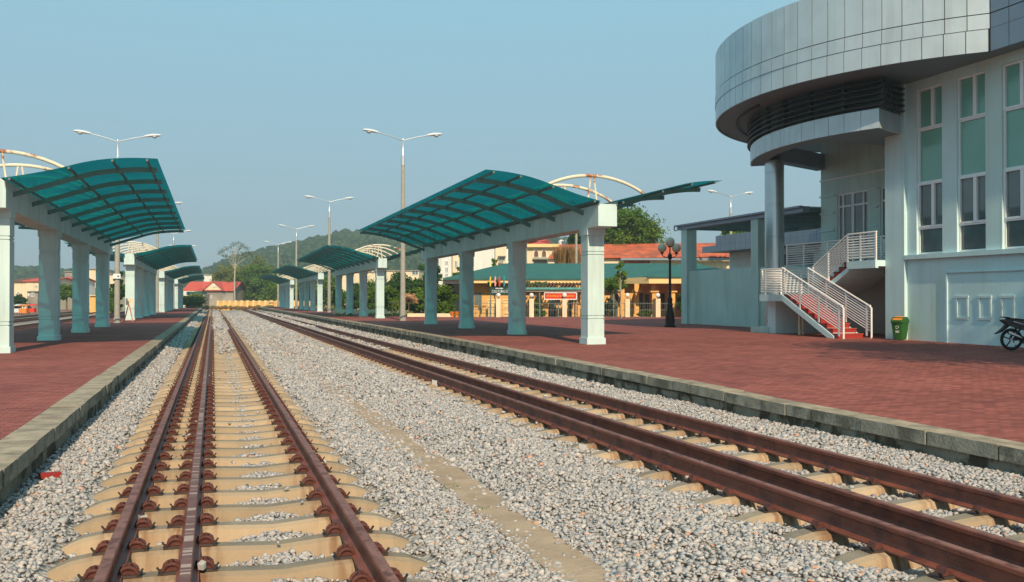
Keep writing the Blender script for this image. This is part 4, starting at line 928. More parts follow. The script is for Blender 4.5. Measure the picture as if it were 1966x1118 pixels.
def window(t, u0, u1, v0, v1, d, dark='glass', frame='white', name='window', bars=1):
    f = PB(t); x0, x1, z0, z1 = XL(u0, d) - f.u, XL(u1, d) - f.u, ZL(v1, d) - f.z, ZL(v0, d) - f.z; y = d - f.d; q = .06
    f.box(x0, x0 + q, y - .09, y - .003, z0, z1); f.box(x1 - q, x1, y - .09, y - .003, z0, z1); f.box(x0 + q, x1 - q, y - .088, y - .003, z0, z0 + q); f.box(x0 + q, x1 - q, y - .088, y - .003, z1 - q, z1)
    for k in range(bars): xm = x0 + (x1 - x0) * (k + 1) / (bars + 1); f.box(xm - .03, xm + .03, y - .085, y - .003, z0 + q, z1 - q)
    o = f.build(name, M[frame], t, smooth=None); g = MB(); g.box(x0 + .02, x1 - .02, y - .03, y - .002, z0 + .02, z1 - .02); g.build('pane', M[dark], o, smooth=None)
def hip(mb, x0, x1, y0, y1, z0, z1, inset=None, m=0, th=.12):
    yc = (y0 + y1) / 2; i = (y1 - y0) / 2 if inset is None else inset
    V = [(x0, y0, z0), (x1, y0, z0), (x1, y1, z0), (x0, y1, z0), (x0 + i, yc, z1), (x1 - i, yc, z1), (x0, y0, z0 - th), (x1, y0, z0 - th), (x1, y1, z0 - th), (x0, y1, z0 - th)]
    mb.add(V, [(0, 1, 5, 4), (1, 2, 5), (2, 3, 4, 5), (3, 0, 4), (0, 6, 7, 1), (1, 7, 8, 2), (2, 8, 9, 3), (3, 9, 6, 0), (6, 9, 8, 7)], m)
def gable(mb, x0, x1, y0, y1, z0, z1, m=0, m2=None, ov=.25, th=.12, axis='x'):
    """ridge along axis"""
    if axis == 'x':
        yc = (y0 + y1) / 2
        for (ya, yb) in ((y0 - ov, yc), (y1 + ov, yc)):
            za = z0 - ov * (z1 - z0) / abs(yc - y0)
            mb.hexa([(x0 - ov, ya, za), (x1 + ov, ya, za), (x1 + ov, yb, z1), (x0 - ov, yb, z1), (x0 - ov, ya, za + th), (x1 + ov, ya, za + th), (x1 + ov, yb, z1 + th), (x0 - ov, yb, z1 + th)], m)
        if m2 is not None: mb.prism([(y0, z0), (y1, z0), (yc, z1)], 'x', x0, x1, m2)
    else:
        xc = (x0 + x1) / 2
        for (xa, xb) in ((x0 - ov, xc), (x1 + ov, xc)):
            za = z0 - ov * (z1 - z0) / abs(xc - x0)
            mb.hexa([(xa, y0 - ov, za), (xb, y0 - ov, z1), (xb, y1 + ov, z1), (xa, y1 + ov, za), (xa, y0 - ov, za + th), (xb, y0 - ov, z1 + th), (xb, y1 + ov, z1 + th), (xa, y1 + ov, za + th)], m)
        if m2 is not None: mb.prism([(x0, z0), (x1, z0), (xc, z1)], 'y', y0, y1, m2)
def text(body, label_parent, size, mat_, loc, rz=0, width=None, ext=.01, name='lettering'):
    cu = bpy.data.curves.new('t', 'FONT'); cu.body = body; cu.size = size; cu.extrude = ext; cu.align_x = 'CENTER'; cu.align_y = 'CENTER'; cu.resolution_u = 2
    o = bpy.data.objects.new('t', cu); C.objects.link(o); dg = bpy.context.evaluated_depsgraph_get(); me = bpy.data.meshes.new_from_object(o.evaluated_get(dg)); bpy.data.objects.remove(o)
    me.materials.clear(); me.materials.append(mat_); o = bpy.data.objects.new(name, me); C.objects.link(o); o.parent = label_parent
    xs_ = [v.co.x for v in me.vertices]; sx = 1 if not width else width / (max(xs_) - min(xs_))
    o.location = loc; o.rotation_euler = (PI / 2, 0, rz); o.scale = (sx, 1, 1); return o

# --- yellow station annex behind the canopies
D = 69.0
ys = plot('yellow_building', 'long low yellow building with green hipped roof behind the fence', 'building', 1080, D, .35)
b = PB(ys); b.ub(905, 1420, 534, 620, D, D + 7); b.build('wall', M['yellow'], ys, smooth=None)
b = PB(ys); y0 = -1.4; x0, x1 = XL(905, 67.6) - b.u, XL(1188, 67.6) - b.u
z0 = ZL(536, 67.6) - b.z; b.box(x0, x1, y0, y0 + .1, z0 - .30, z0 + .02); b.box(x0 - .05, x1, y0 - .08, y0, z0 - .02, z0 + .06); b.build('fascia', M['yellow2'], ys, smooth=None)
b = PB(ys); hip(b, XL(850, 67.6) - b.u, XL(1420, 67.6) - b.u, -1.5, 9.0, z0 + .06, ZL(507, 74) - b.z, 4.6); b.build('roof', M['roofgreen'], ys, smooth=None)
b = PB(ys); xw0 = XL(1246, 64.5) - b.u; xw1 = XL(1430, 64.5) - b.u; zw = ZL(532, 64.5) - b.z
b.hexa([(XL(1190, 67.6) - b.u, -1.4, z0 - .36), (xw0, -4.5, zw - .46), (xw0 + .1, -4.4, zw - .46), (XL(1190, 67.6) - b.u + .1, -1.2, z0 - .36), (XL(1190, 67.6) - b.u, -1.4, z0 + .05), (xw0, -4.5, zw), (xw0 + .1, -4.4, zw), (XL(1190, 67.6) - b.u + .1, -1.2, z0 + .05)])
b.box(xw0, xw1, -4.5, -4.4, zw - .46, zw); b.box(xw0 - .06, xw1, -4.58, -4.5, zw - .06, zw + .06); b.box(xw0, xw1, -4.4, 0, zw - .46, zw - .40); b.build('porch_fascia', M['yellow2'], ys, smooth=None)
b = PB(ys); hip(b, xw0 - .1, xw1 + .4, -4.6, 3.2, zw + .06, ZL(503, 68) - b.z, 3.4); b.build('porch_roof', M['roofgreen'], ys, smooth=None)
for u in (1222, 1256, 1291, 1326):
    b = PB(ys); d = 65.6 if u > 1230 else 67.2; x = XL(u, d) - b.u; y = d - b.d; zt = ZL(545, d) - b.z
    b.box(x - .17, x + .17, y - .17, y + .17, 0, zt); b.box(x - .30, x + .30, y - .3, y + .3, zt - .62, zt - .45); b.box(x - .24, x + .24, y - .24, y + .24, 0, .25); b.build('column', M['yellow'], ys, smooth=None)
for u0, u1, v0, v1 in ((911, 925, 562, 594), (1227, 1234, 563, 594), (1268, 1276, 563, 594), (1300, 1309, 568, 592)): window(ys, u0, u1, v0, v1, D, 'glass', 'rib')
for u0, u1 in ((1027, 1040), (1055, 1072), (1094, 1104), (1172, 1186), (1238, 1246)):
    window(ys, u0, u1, 565, 608, D, 'glass', 'rib', name='door')
b = PB(ys); 
for u in (1036, 1072, 1110, 1150, 1195): b.ub(u - 4, u + 4, 548, 610, 66.8, 67.2)
b.build('porch_posts', M['yellow'], ys, smooth=None)
b = PB(ys); b.ub(842, 905, 540, 620, 71.5, 76); b.ub(850, 908, 536, 545, 68.0, 71.5, 0); b.build('white_wing', M['whitewall'], ys, smooth=None)
# pergola
pg = plot('pergola', 'timber pergola with teal awning and vines before the yellow building', 'pergola', 1080, 66.4, .35)
b = PB(pg); 
for u in (1003, 1036, 1072, 1108, 1150, 1178): b.ub(u - 1.2, u + 1.2, 560, 610, 65.4, 65.5)
b.build('post', M['rib'], pg, smooth=None)
b = PB(pg); b.ub(985, 1190, 556.5, 560, 65.3, 66.9, 1); b.build('beam', [M['rib'], M['greywall']], pg, smooth=None)
b = PB(pg)
for k in range(26): u = 1010 + k * 6.8; b.hexa([(XL(u, 65.4) - b.u, -1.0, ZL(556, 65.4) - b.z), (XL(u, 65.4) - b.u + .07, -1.0, ZL(556, 65.4) - b.z), (XL(u + 12, 65.4) - b.u + .07, .9, ZL(543, 65.4) - b.z), (XL(u + 12, 65.4) - b.u, .9, ZL(543, 65.4) - b.z), (XL(u, 65.4) - b.u, -1.0, ZL(556, 65.4) - b.z + .08), (XL(u, 65.4) - b.u + .07, -1.0, ZL(556, 65.4) - b.z + .08), (XL(u + 12, 65.4) - b.u + .07, .9, ZL(543, 65.4) - b.z + .08), (XL(u + 12, 65.4) - b.u, .9, ZL(543, 65.4) - b.z + .08)])
b.build('slats', M['brown'], pg, smooth=None)
b = PB(pg); b.ub(1008, 1122, 552, 556, 65.15, 66.3); b.build('awning', M['teal_awn'], pg, smooth=None)
# banner
bn2 = plot('banner', 'red banner with yellow lettering and white border hanging under the pergola', 'banner', 1076, 65.0, .35)
b = PB(bn2); b.ub(1046, 1106, 563, 574, 65.0, 65.04); b.build('cloth', M['banner'], bn2, smooth=None)
b = PB(bn2); x0, x1, z0, z1 = XL(1046, 65) - b.u, XL(1106, 65) - b.u, ZL(574, 65) - b.z, ZL(563, 65) - b.z
b.box(x0 - .04, x1 + .04, -.03, .05, z1, z1 + .06); b.box(x0 - .04, x1 + .04, -.03, .05, z0 - .06, z0); b.box(x0 - .06, x0, -.03, .05, z0, z1); b.box(x1, x1 + .06, -.03, .05, z0, z1); b.build('frame', M['whitep'], bn2, smooth=None)
text('NHIỆT LIỆT HƯỞNG ỨNG THÁNG CÔNG NHÂN NĂM 2015', bn2, .2, M['yellowtext'], ((x0 + x1) / 2, -.012, (z0 + z1) / 2 - .01), 0, (x1 - x0) * .9)
# dark green name board with flags
sg2 = plot('name_board', 'dark green gate sign with pale block letters above the gateway', 'sign', 965, 65.2, .35)
b = PB(sg2); b.ub(941, 1000, 551, 566, 65.2, 65.3); b.build('board', M['signgreen'], sg2, smooth=None)
b = PB(sg2); b.ub(941, 943, 566, 609, 65.2, 65.3); b.ub(998, 1000, 566, 609, 65.2, 65.3); b.build('leg', M['rib'], sg2, smooth=None)
xc_ = XL(968, 65.2) - sg2['_u']
text('CUNG ĐƯỜNG SẮT HẠ LONG', sg2, .30, M['lampgrey'], (xc_ + .05, -.012, ZL(560, 65.2) - .35), 0, 1.9)
b = PB(sg2); b.ub(951, 966, 553, 554.6, 65.17, 65.19); b.build('small_line', M['lampgrey'], sg2, smooth=None)
for u, mm, nm in ((941, 'yel', 'yellow'), (950.5, 'pink', 'pink'), (958.5, 'redc', 'red'), (967.5, 'bluec', 'blue')):
    fl = plot('flag', nm + ' furled flag standing above the dark green gate sign', 'flag', u, 65.0, ZL(551, 65), 'flags over the gate sign')
    b = MB(); b.tube([(0, 0, 0), (0, 0, .8)], .012, 5); b.build('pole', M['silver'], fl)
    b = MB(); b.tube([(0, 0, .05), (.03, 0, .25), (-.02, 0, .45), (.03, .01, .62), (0, 0, .76)], [.05, .07, .05, .06, .02], 7); b.build('cloth', M[mm], fl)
# fence piers with globe lamps, fence panels between
def fence_pier(u, lab, d=64.8, w_=.165, vt=573.5, globe=True, mm='creamwall', name='gate_pillar'):
    t = plot(name, lab, 'pillar', u, d, .30, 'pillars of the yard fence'); b = PB(t); zt = ZL(vt, d) - .30
    b.box(-w_, w_, -w_, w_, 0, zt)
    if not globe: b.box(-w_ - .07, w_ + .07, -w_ - .07, w_ + .07, zt, zt + .1)
    b.build('shaft', M[mm], t, smooth=None)
    if globe:
        b = MB(); b.lathe([(.06, 0), (.04, .06), (.04, .1)], 8, (0, 0, zt)); b.build('socket', M['black'], t)
        b = MB(); b.sphere((0, 0, zt + .24), .165, 14); b.build('globe', M['whitep'], t)
    return t
fence_pier(957, 'cream fence pillar with globe lamp below the dark green sign')
fence_pier(1020.5, 'cream fence pillar with globe lamp left of the red banner')
fence_pier(1084, 'cream fence pillar whose globe overlaps the red banner')
fence_pier(1204.5, 'cream fence pillar with globe lamp by the slender sapling')
fence_pier(1263, 'cream fence pillar with globe lamp left of the black lamp post')
for u, lab in ((944, 'stout yellow gate pillar left of the globe pillar under the sign'), (972.5, 'stout yellow gate pillar right of the globe pillar under the sign')): fence_pier(u, lab, 65.6, .26 if u < 950 else .2, 577, False, 'yellow2')
for u, lab in ((914, 'short yellow fence pillar at the left end of the fence'), (929, 'short yellow fence pillar beside the barred window')): fence_pier(u, lab, 65.4, .13, 589, False, 'yellow')
for u, lab in ((1047, 'orange fence pillar left of the doorway under the banner'), (1103, 'orange fence pillar at the right end of the banner')): fence_pier(u, lab, 66.2, .2, 583, False, 'yellow')
k = 0
for u0, u1, lab in ((894, 955, 'iron bar fence panel at the left end of the yard'), (959, 1018, 'iron bar fence panel right of the gate sign'), (1023, 1082, 'iron bar fence panel below the left half of the banner'), (1087, 1147, 'iron bar fence panel behind the front canopy pillar'), (1152, 1202, 'iron bar fence panel beside the young tree'), (1207, 1261, 'iron bar fence panel in front of the porch doors'), (1266, 1322, 'iron bar fence panel behind the black lamp post')):
    t = plot('iron_fence', lab, 'fence', (u0 + u1) / 2, 64.9, .3, 'iron fence panels'); b = PB(t); x0, x1 = XL(u0, 64.9) - b.u, XL(u1, 64.9) - b.u
    n = 12
    for i in range(n + 1): x = x0 + (x1 - x0) * i / n; b.box(x - .007, x + .007, -.007, .007, .05, 1.22)
    for z in (.12, .62, 1.08): b.box(x0, x1, -.013, .013, z, z + .03)
    b.build('bars', M['rib'], t, smooth=None)
# buildings behind
t = plot('white_house', 'large white block with tall dark stair windows behind the green roof', 'building', 900, 105, 0)
b = PB(t); b.ub(842, 866, 486, 600, 105, 115); b.ub(866, 978, 478, 600, 106, 116); b.build('wall', M['whitewall'], t, smooth=None)
for v0, v1 in ((501, 508), (513, 523.5), (525, 532)): window(t, 854.5, 860.5, v0, v1, 105)
b = PB(t); b.ub(869, 880, 485, 600, 105.5, 106); b.build('yellow_bay', M['creamwall'], t, smooth=None); b = PB(t); b.ub(951, 972, 472, 600, 105.5, 106); b.build('yellow_bay', M['creamwall'], t, smooth=None)
window(t, 873, 879, 500, 514, 105.5); window(t, 958, 969, 494, 500, 105.5)
b = PB(t); b.ub(956, 971, 491, 492.5, 104.8, 105.5); b.ub(958, 966, 501, 506, 105.0, 105.5); b.build('awning', M['concrete'], t, smooth=None)
t = plot('villa', 'cream villa with arched windows and red pyramid roof', 'building', 1040, 100, 0)
b = PB(t); b.ub(1012, 1068, 475, 600, 100, 108); b.build('wall', M['creamwall'], t, smooth=None)
b = PB(t); b.ub(1011, 1073, 468.5, 474.5, 99.4, 108.6); b.build('cornice', M['yellow2'], t, smooth=None)
b = PB(t); hip(b, XL(1014, 99.6) - b.u, XL(1058, 99.6) - b.u, -.3, 6, ZL(468.5, 99.6), ZL(460.5, 103), 2.4); b.build('roof', M['redroof'], t, smooth=None)
for u in (1029.5, 1044.5):
    b = PB(t); x = XL(u, 100) - b.u; zb = ZL(494, 100); zs = ZL(486, 100); r = .22
    poly = [(x - r - .07, zb), (x + r + .07, zb)] + [(x + (r + .07) * math.cos(a), zs + (r + .07) * math.sin(a) * 1.3) for a in np.linspace(0, PI, 9)]
    b.prism(poly, 'y', -.06, -.003); o = b.build('window', M['whitewall'], t, smooth=None)
    b = MB(); poly = [(x - r, zb + .05), (x + r, zb + .05)] + [(x + r * math.cos(a), zs + r * math.sin(a) * 1.3) for a in np.linspace(0, PI, 9)]; b.prism(poly, 'y', -.08, -.055); b.build('pane', M['brown'], o, smooth=None)
t = plot('outhouse', 'brown rendered outbuilding with flat concrete edge below the villa windows', 'building', 1050, 93, 0)
b = PB(t); b.ub(1026, 1075, 498.5, 600, 93, 98); b.build('wall', M['greywall'], t, smooth=None)
b = PB(t); b.ub(1024, 1062, 495, 498, 92.4, 98); b.build('slab', M['concrete'], t, smooth=None)
t = plot('tiled_hall', 'long old hall with weathered orange tile roof behind the yellow building', 'building', 1230, 90, 0)
b = PB(t); b.ub(1052, 1500, 497, 600, 90, 98); b.ub(1198, 1248, 500, 508, 89.9, 90, 1); b.build('wall', [M['creamwall'], M['tile']], t, smooth=None)
b = PB(t); zt = ZL(472, 94); b.hexa([(XL(1052, 90) - b.u, -.5, ZL(497, 90)), (XL(1510, 90) - b.u, -.5, ZL(493, 90)), (XL(1510, 90) - b.u, 4, zt + .25), (XL(1080, 90) - b.u, 4, zt), (XL(1052, 90) - b.u, -.5, ZL(497, 90) + .12), (XL(1510, 90) - b.u, -.5, ZL(493, 90) + .12), (XL(1510, 90) - b.u, 4, zt + .37), (XL(1080, 90) - b.u, 4, zt + .12)])
b.hexa([(XL(1080, 90) - b.u, 4, zt), (XL(1510, 90) - b.u, 4, zt + .25), (XL(1510, 90) - b.u, 9, ZL(495, 90)), (XL(1080, 90) - b.u, 9, ZL(495, 90)), (XL(1080, 90) - b.u, 4, zt + .12), (XL(1510, 90) - b.u, 4, zt + .37), (XL(1510, 90) - b.u, 9, ZL(495, 90) + .12), (XL(1080, 90) - b.u, 9, ZL(495, 90) + .12)]); b.build('roof', M['tile'], t, smooth=None)
b = PB(t); b.ub(1192, 1500, 495.5, 499.5, 89.2, 89.6); b.build('gutter', M['clad_side'], t, smooth=None)
for u, lab in ((1078, 'left white rooftop water tank beside the red pyramid roof'), (1088.5, 'right white rooftop water tank, nearer the big tree')):
    t = plot('water_tank', lab, 'water tank', u, 101, ZL(480, 101), 'rooftop water tanks'); b = MB(); b.lathe([(.30, .3), (.33, .35), (.33, 1.0), (.2, 1.12), (.05, 1.15)], 12); b.build('tank', M['whitewall'], t)
    b = MB(); b.box(-.25, .25, -.25, .25, -1.5, .3); b.build('stand', M['whitewall'], t, smooth=None)
t = plot('utility_pole', 'plain concrete utility pole behind the green roof, left of the big tree', 'pole', 1106.5, 80, .2)
b = MB(); b.lathe([(.13, 0), (.10, ZL(440, 80))], 10); b.build('shaft', M['concrete'], t)

# --- house at the end of the line, boundary wall, far buildings
t = plot('red_roofed_house', 'grey concrete house with red gabled roof at the end of the tracks', 'house', 418, 178, 0)
b = PB(t); b.ub(388, 448, 557, 602, 178, 186); b.ub(381, 392, 565, 602, 175, 178); b.build('wall', M['greywall'], t, smooth=None)
b = PB(t); gable(b, XL(356, 178) - b.u, XL(447, 178) - b.u, 0, 8, ZL(557, 178), ZL(542, 182), 0, 1, .5); b.build('roof', [M['redroof'], M['greywall']], t, smooth=None)
b = PB(t); gable(b, XL(393, 178) - b.u, XL(430, 178) - b.u, -.6, 4, ZL(557, 178), ZL(541, 178), 0, 1, .3, axis='y'); b.build('front_gable', [M['redroof'], M['creamwall']], t, smooth=None)
b = PB(t); b.ub(409.5, 413, 546, 551, 177.2, 177.4); b.build('gable_vent', M['white'], t, smooth=None)
window(t, 404.5, 407.8, 567, 573.5, 178)
b = PB(t); b.ub(358, 387, 560, 567, 174, 177); b.build('lean_to', M['roofgreen'], t, smooth=None)
t = plot('boundary_wall', 'low orange boundary wall with capped pillars across the end of the line', 'wall', 480, 172, 0)
b = PB(t); b.ub(417, 745, 578.6, 602, 172, 172.3); b.build('panel', M['yellow'], t, smooth=None)
b = PB(t); b.ub(417, 745, 578, 579.4, 171.9, 172.4); b.build('coping', M['yellow2'], t, smooth=None)
pp = None
for k in range(29):
    u = 418.5 + k * 11.4; x = XL(u, 172) - t['_u']
    if pp is None: b = PB(t); b.box(-.2, .2, -.12, .3, 0, ZL(576.8, 172)); pp = b.build('pier', M['yellow2'], t, smooth=None); pp.location = (x, 0, 0)
    else: c = pp.copy(); C.objects.link(c); c.parent = t; c.location = (x, 0, 0)
t = plot('buffer_beam', 'dark rusty beam laid across the far end of the tracks', 'beam', 440, 150, 0)
b = PB(t); b.ub(389, 496, 589.8, 592.5, 150, 150.6); b.build('beam', M['rust'], t, smooth=None)
def block(name, lab, u0, u1, v0, v1, d, dd, wall, roof=None, rv=None, ov=.4, wins=(), axis='x', cat='building', group=None, flat=None, z=0):
    t = plot(name, lab, cat, (u0 + u1) / 2, d, z, group); b = PB(t); b.ub(u0, u1, v0, v1, d, d + dd); b.build('wall', M[wall], t, smooth=None)
    if roof:
        b = PB(t); gable(b, XL(u0, d) - b.u, XL(u1, d) - b.u, 0, dd, ZL(v0, d) - z, ZL(rv, d) - z, 0, 1, ov, axis=axis); b.build('roof', [M[roof], M[wall]], t, smooth=None)
    else:
        b = PB(t); b.ub(u0 - .6, u1 + .6, v0 - 1.2, v0, d - .3, d + dd + .3); b.build('roof', M[flat or 'concrete'], t, smooth=None)
    for q in wins: window(t, *q, d)
    return t
block('distant_house', 'small white house with rooftop tank above the red-roofed house', 391, 412, 528, 600, 240, 8, 'whitewall')
block('distant_house', 'dark flat shed on the slope right of the white house', 412, 424, 531, 600, 262, 8, 'greywall')
block('distant_house', 'low house with blue sheet roof left of the red-roofed house', 352, 374, 553, 600, 205, 8, 'whitewall', flat='blue')
block('distant_house', 'pale brown block seen between the second canopy pillars', 650, 722, 523, 600, 200, 10, 'creamwall', wins=((714, 718, 520, 526),), flat='greywall')
block('distant_house', 'long pale building with flat brown roof behind the dark tree', 742, 804, 520, 600, 170, 10, 'creamwall', flat='greywall', wins=((791, 803, 519, 528),))
block('distant_house', 'small shed with blue roof between the second canopy pillars', 708, 724, 545, 600, 150, 5, 'greywall', flat='blue')
# left side
block('distant_house', 'wide beige house with maroon roof beyond the left platform', 20, 54, 541, 600, 150, 12, 'creamwall', 'brown', 533, wins=((33, 38, 560, 566),))
block('distant_house', 'beige house with bright red roof beyond the left platform', 50, 92, 540, 600, 140, 10, 'creamwall', 'redroof', 533, wins=((67, 73, 548, 552),))
block('distant_house', 'grey unfinished two-storey house in front of the red-roofed one', 52, 72, 560, 602, 120, 6, 'greywall', wins=((53.5, 57, 563, 569), (60, 66, 562, 570)))
block('distant_house', 'tall grey concrete building behind the tree between pillars', 124, 150, 522, 600, 190, 12, 'greywall')
block('distant_house', 'small red-roofed house between the second and third left pillars', 112, 140, 540, 600, 150, 8, 'whitewall', 'redroof', 532)
block('tower_block', 'narrow pale tower block with mast between the left pillars', 171, 184, 517, 600, 160, 6, 'creamwall', cat='building', wins=((175, 177, 534, 537),))
block('distant_house', 'small orange hut beside the road behind the left pillars', 172, 186, 568, 604, 110, 4, 'yellow', flat='creamwall')
block('distant_house', 'pale house partly hidden by trees right of the last near pillar', 208, 224, 527, 600, 160, 8, 'creamwall')
for u, d, mm, lab in ((46, 92, 'orange', 'parked orange motorbike with rider cover by the dirt road'), (37, 95, 'lampgrey', 'grey sheeted stall by the dirt road'), (61, 98, 'redc', 'red cart beside the dirt road')):
    t = plot('market_stall', lab, 'stall', u, d, .1); t.scale = (.65, .65, .7); b = MB(); b.box(-.6, .6, -.4, .4, .3, .9); b.hexa([(-.8, -.5, 1.3), (.8, -.5, 1.3), (.7, .5, 1.5), (-.7, .5, 1.5), (-.8, -.5, 1.35), (.8, -.5, 1.35), (.7, .5, 1.55), (-.7, .5, 1.55)])
    b.build('body', M[mm], t, smooth=None); b = MB()
    for x in (-.55, .55):
        for y in (-.35, .35): b.box(x - .03, x + .03, y - .03, y + .03, 0, 1.35)
    b.build('legs', M['brown'], t, smooth=None)
bpy.data.objects['market_stall']['label'] = 'orange covered stall by the dirt road beyond the left platform'
t = plot('garden_wall', 'low cream planter wall behind the tall lamp pole', 'wall', 800, 66, .3)
b = PB(t); b.ub(782, 868, 602, 612, 66, 66.4); b.ub(640, 742, 594, 604, 78, 78.4); b.build('coping', M['creamwall'], t, smooth=None)
t = plot('balustrade', 'orange balustrade posts with a rail left of the tall lamp pole', 'balustrade', 760, 72, .2)
b = PB(t)
for u in (753, 760, 767, 774): b.ub(u - 1.3, u + 1.3, 582, 606, 72, 72.2)
b.ub(748, 778, 578.5, 582, 71.9, 72.3); b.build('rail', M['yellow'], t, smooth=None)
for k, (u, v) in enumerate([(868, 598), (877, 597)]):
    t = plot('flower_pot', ['orange flower pot under the shrub, left of the third pillar', 'second orange flower pot, touching the third pillar'][k], 'pot', u, 66, .3, 'orange pots by the shrubs'); b = MB(); b.lathe([(.12, 0), (.15, .05), (.1, .2), (.2, .45), (.22, .5)], 10); b.build('pot', M['orange'], t)

# ------------------------------------------------------------------ hills
HS = [(-500, 530), (-150, 518), (0, 519), (60, 518), (120, 522), (180, 520), (230, 526), (300, 537), (350, 537), (385, 525), (420, 508), (450, 497), (500, 485), (560, 472), (620, 459), (660, 450), (700, 450), (760, 453), (850, 458), (950, 455), (1020, 453), (1060, 459), (1085, 466), (1110, 476), (1160, 500), (1250, 525), (1500, 540), (2100, 545)]
hu = [h[0] for h in HS]; hv = [h[1] for h in HS]
def hill_z(u, d):
    ztop = ZL(interp(u, hu, hv), 640) - 2.5; t = (d - 290) / 350.0
    if t <= 1: return -.42 + (ztop + .42) * smoothstep(max(t, 0)) ** .9
    return ztop - (d - 640) * .12
V = []; F = []; us = np.arange(-500, 2100, 12); ds = [285, 320, 360, 400, 440, 480, 520, 560, 600, 625, 640, 700, 800]
for d in ds:
    for u in us:
        x, y = W(u, d); V.append((x, y, hill_z(u, d) + (1.2 * math.sin(u * .05 + d * .03) if 300 < d < 640 else 0)))
nu = len(us); F = [(j * nu + i, j * nu + i + 1, (j + 1) * nu + i + 1, (j + 1) * nu + i) for j in range(len(ds) - 1) for i in range(nu - 1)]
tag(link_mesh('hills', V, F, mat('hill_soil', (.045, .07, .03), 1, var=.3, vs=.03), smooth=80), kind='structure')
def blobs(name, pos, rad, m, label, cat):
    n = len(pos); t = (1 + 5 ** .5) / 2
    base = np.array([(-1, t, 0), (1, t, 0), (-1, -t, 0), (1, -t, 0), (0, -1, t), (0, 1, t), (0, -1, -t), (0, 1, -t), (t, 0, -1), (t, 0, 1), (-t, 0, -1), (-t, 0, 1)]) / 1.9
    T = np.array([(0, 11, 5), (0, 5, 1), (0, 1, 7), (0, 7, 10), (0, 10, 11), (1, 5, 9), (5, 11, 4), (11, 10, 2), (10, 7, 6), (7, 1, 8), (3, 9, 4), (3, 4, 2), (3, 2, 6), (3, 6, 8), (3, 8, 9), (4, 9, 5), (2, 4, 11), (6, 2, 10), (8, 6, 7), (9, 8, 1)])
    P = base[None] * rng.uniform(.55, 1.3, (n, 12, 1)) * rad[:, None, None] * np.array([1, 1, .9]) + pos[:, None, :]
    F = (T[None] + (np.arange(n) * 12)[:, None, None]).reshape(-1, 3)
    o = np_mesh(name, P.reshape(-1, 3), F, m, attr=np.repeat(rng.random(n), 12)); tag(o, label, cat, kind='stuff')
n = 26000; U = rng.uniform(-300, 1500, n); Dd = 290 + 352 * np.sqrt(rng.random(n)); px = []; rd = []
for u, d in zip(U, Dd):
    if interp(u, hu, hv) > 512 and rng.random() < .3: continue
    x, y = W(u, d); r = rng.uniform(1.0, 2.3) * (.5 + d / 1200) * (1.5 if rng.random() < .06 else 1); px.append((x, y, hill_z(u, d) + r * .7)); rd.append(r)
blobs('hill_forest', np.array(px), np.array(rd), M['leaf_hill'], 'dark green forest covering the hill behind the station', 'forest')

# ------------------------------------------------------------------ trees and shrubs : leaf-sized faces in clumps
def foliage(name, parent, clumps, nl, ls, m):
    """clumps: list of (x,y,z,r,weight)"""
    c = np.array(clumps, float); wgt = c[:, 3] ** 2; idx = rng.choice(len(c), nl, p=wgt / wgt.sum())
    d = rng.normal(size=(nl, 3)); d /= np.linalg.norm(d, axis=1, keepdims=True); r = rng.random(nl) ** .6 * rng.choice([1, 1, 1, 1.45], nl)
    P = c[idx, :3] + d * (r * c[idx, 3])[:, None] * np.array([1, 1, .75])
    nrm = d * .6 + rng.normal(size=(nl, 3)) * .7 + np.array([0, 0, .35]); nrm /= np.linalg.norm(nrm, axis=1, keepdims=True)
    a = np.cross(nrm, rng.normal(size=(nl, 3))); a /= np.linalg.norm(a, axis=1, keepdims=True) + 1e-9; b = np.cross(nrm, a)
    s = ls * rng.uniform(.6, 1.3, (nl, 1)); V = np.stack([P - a * s * .5, P + b * s * .28, P + a * s * .5, P - b * s * .28], 1).reshape(-1, 3)
    at = np.clip(np.repeat(rng.random(len(c))[idx] * .55 + rng.random(nl) * .45, 4), 0, 1)
    return np_mesh(name, V, np.arange(4 * nl).reshape(-1, 4), m, parent, attr=at)
def tree(name, lab, x, y, z0, h, rx, rz, cz, ncl, nl, ls, m, trunk=.15, bark='bark', group=None, cat='tree', flat=1.0):
    t = thing(name, lab, cat, (x, y, z0), 0, group); cl = []
    ncl = int(ncl * 1.8)
    for k in range(ncl):
        d = rng.normal(size=3); d /= np.linalg.norm(d); q = rng.random() ** .5
        px_, py_, pz_ = d[0] * rx * q, d[1] * rx * q, cz + d[2] * rz * q * flat; cl.append((px_, py_, max(pz_, .25), rng.uniform(.20, .46) * min(rx, rz * 1.6)))
    foliage('crown', t, cl, int(nl * 1.5), ls, m)
    b = MB(); lean = (random.uniform(-.05, .05) * h, random.uniform(-.05, .05) * h); top = (lean[0], lean[1], cz + rz * .2)
    b.tube([(0, 0, 0), (lean[0] * .3, lean[1] * .3, top[2] * .4), (lean[0] * .7, lean[1] * .7, top[2] * .75), top], [trunk, trunk * .8, trunk * .55, trunk * .25], 8)
    for k in range(min(ncl, 9)):
        c = cl[k]; s0 = .45 + .4 * random.random(); b.tube([(lean[0] * s0, lean[1] * s0, top[2] * s0), ((c[0] + lean[0]) * .5, (c[1] + lean[1]) * .5, (c[2] + top[2] * s0) * .5 + .05 * h), c[:3]], [trunk * .4, trunk * .25, trunk * .1], 5)
    b.build('trunk', M[bark], t); return t
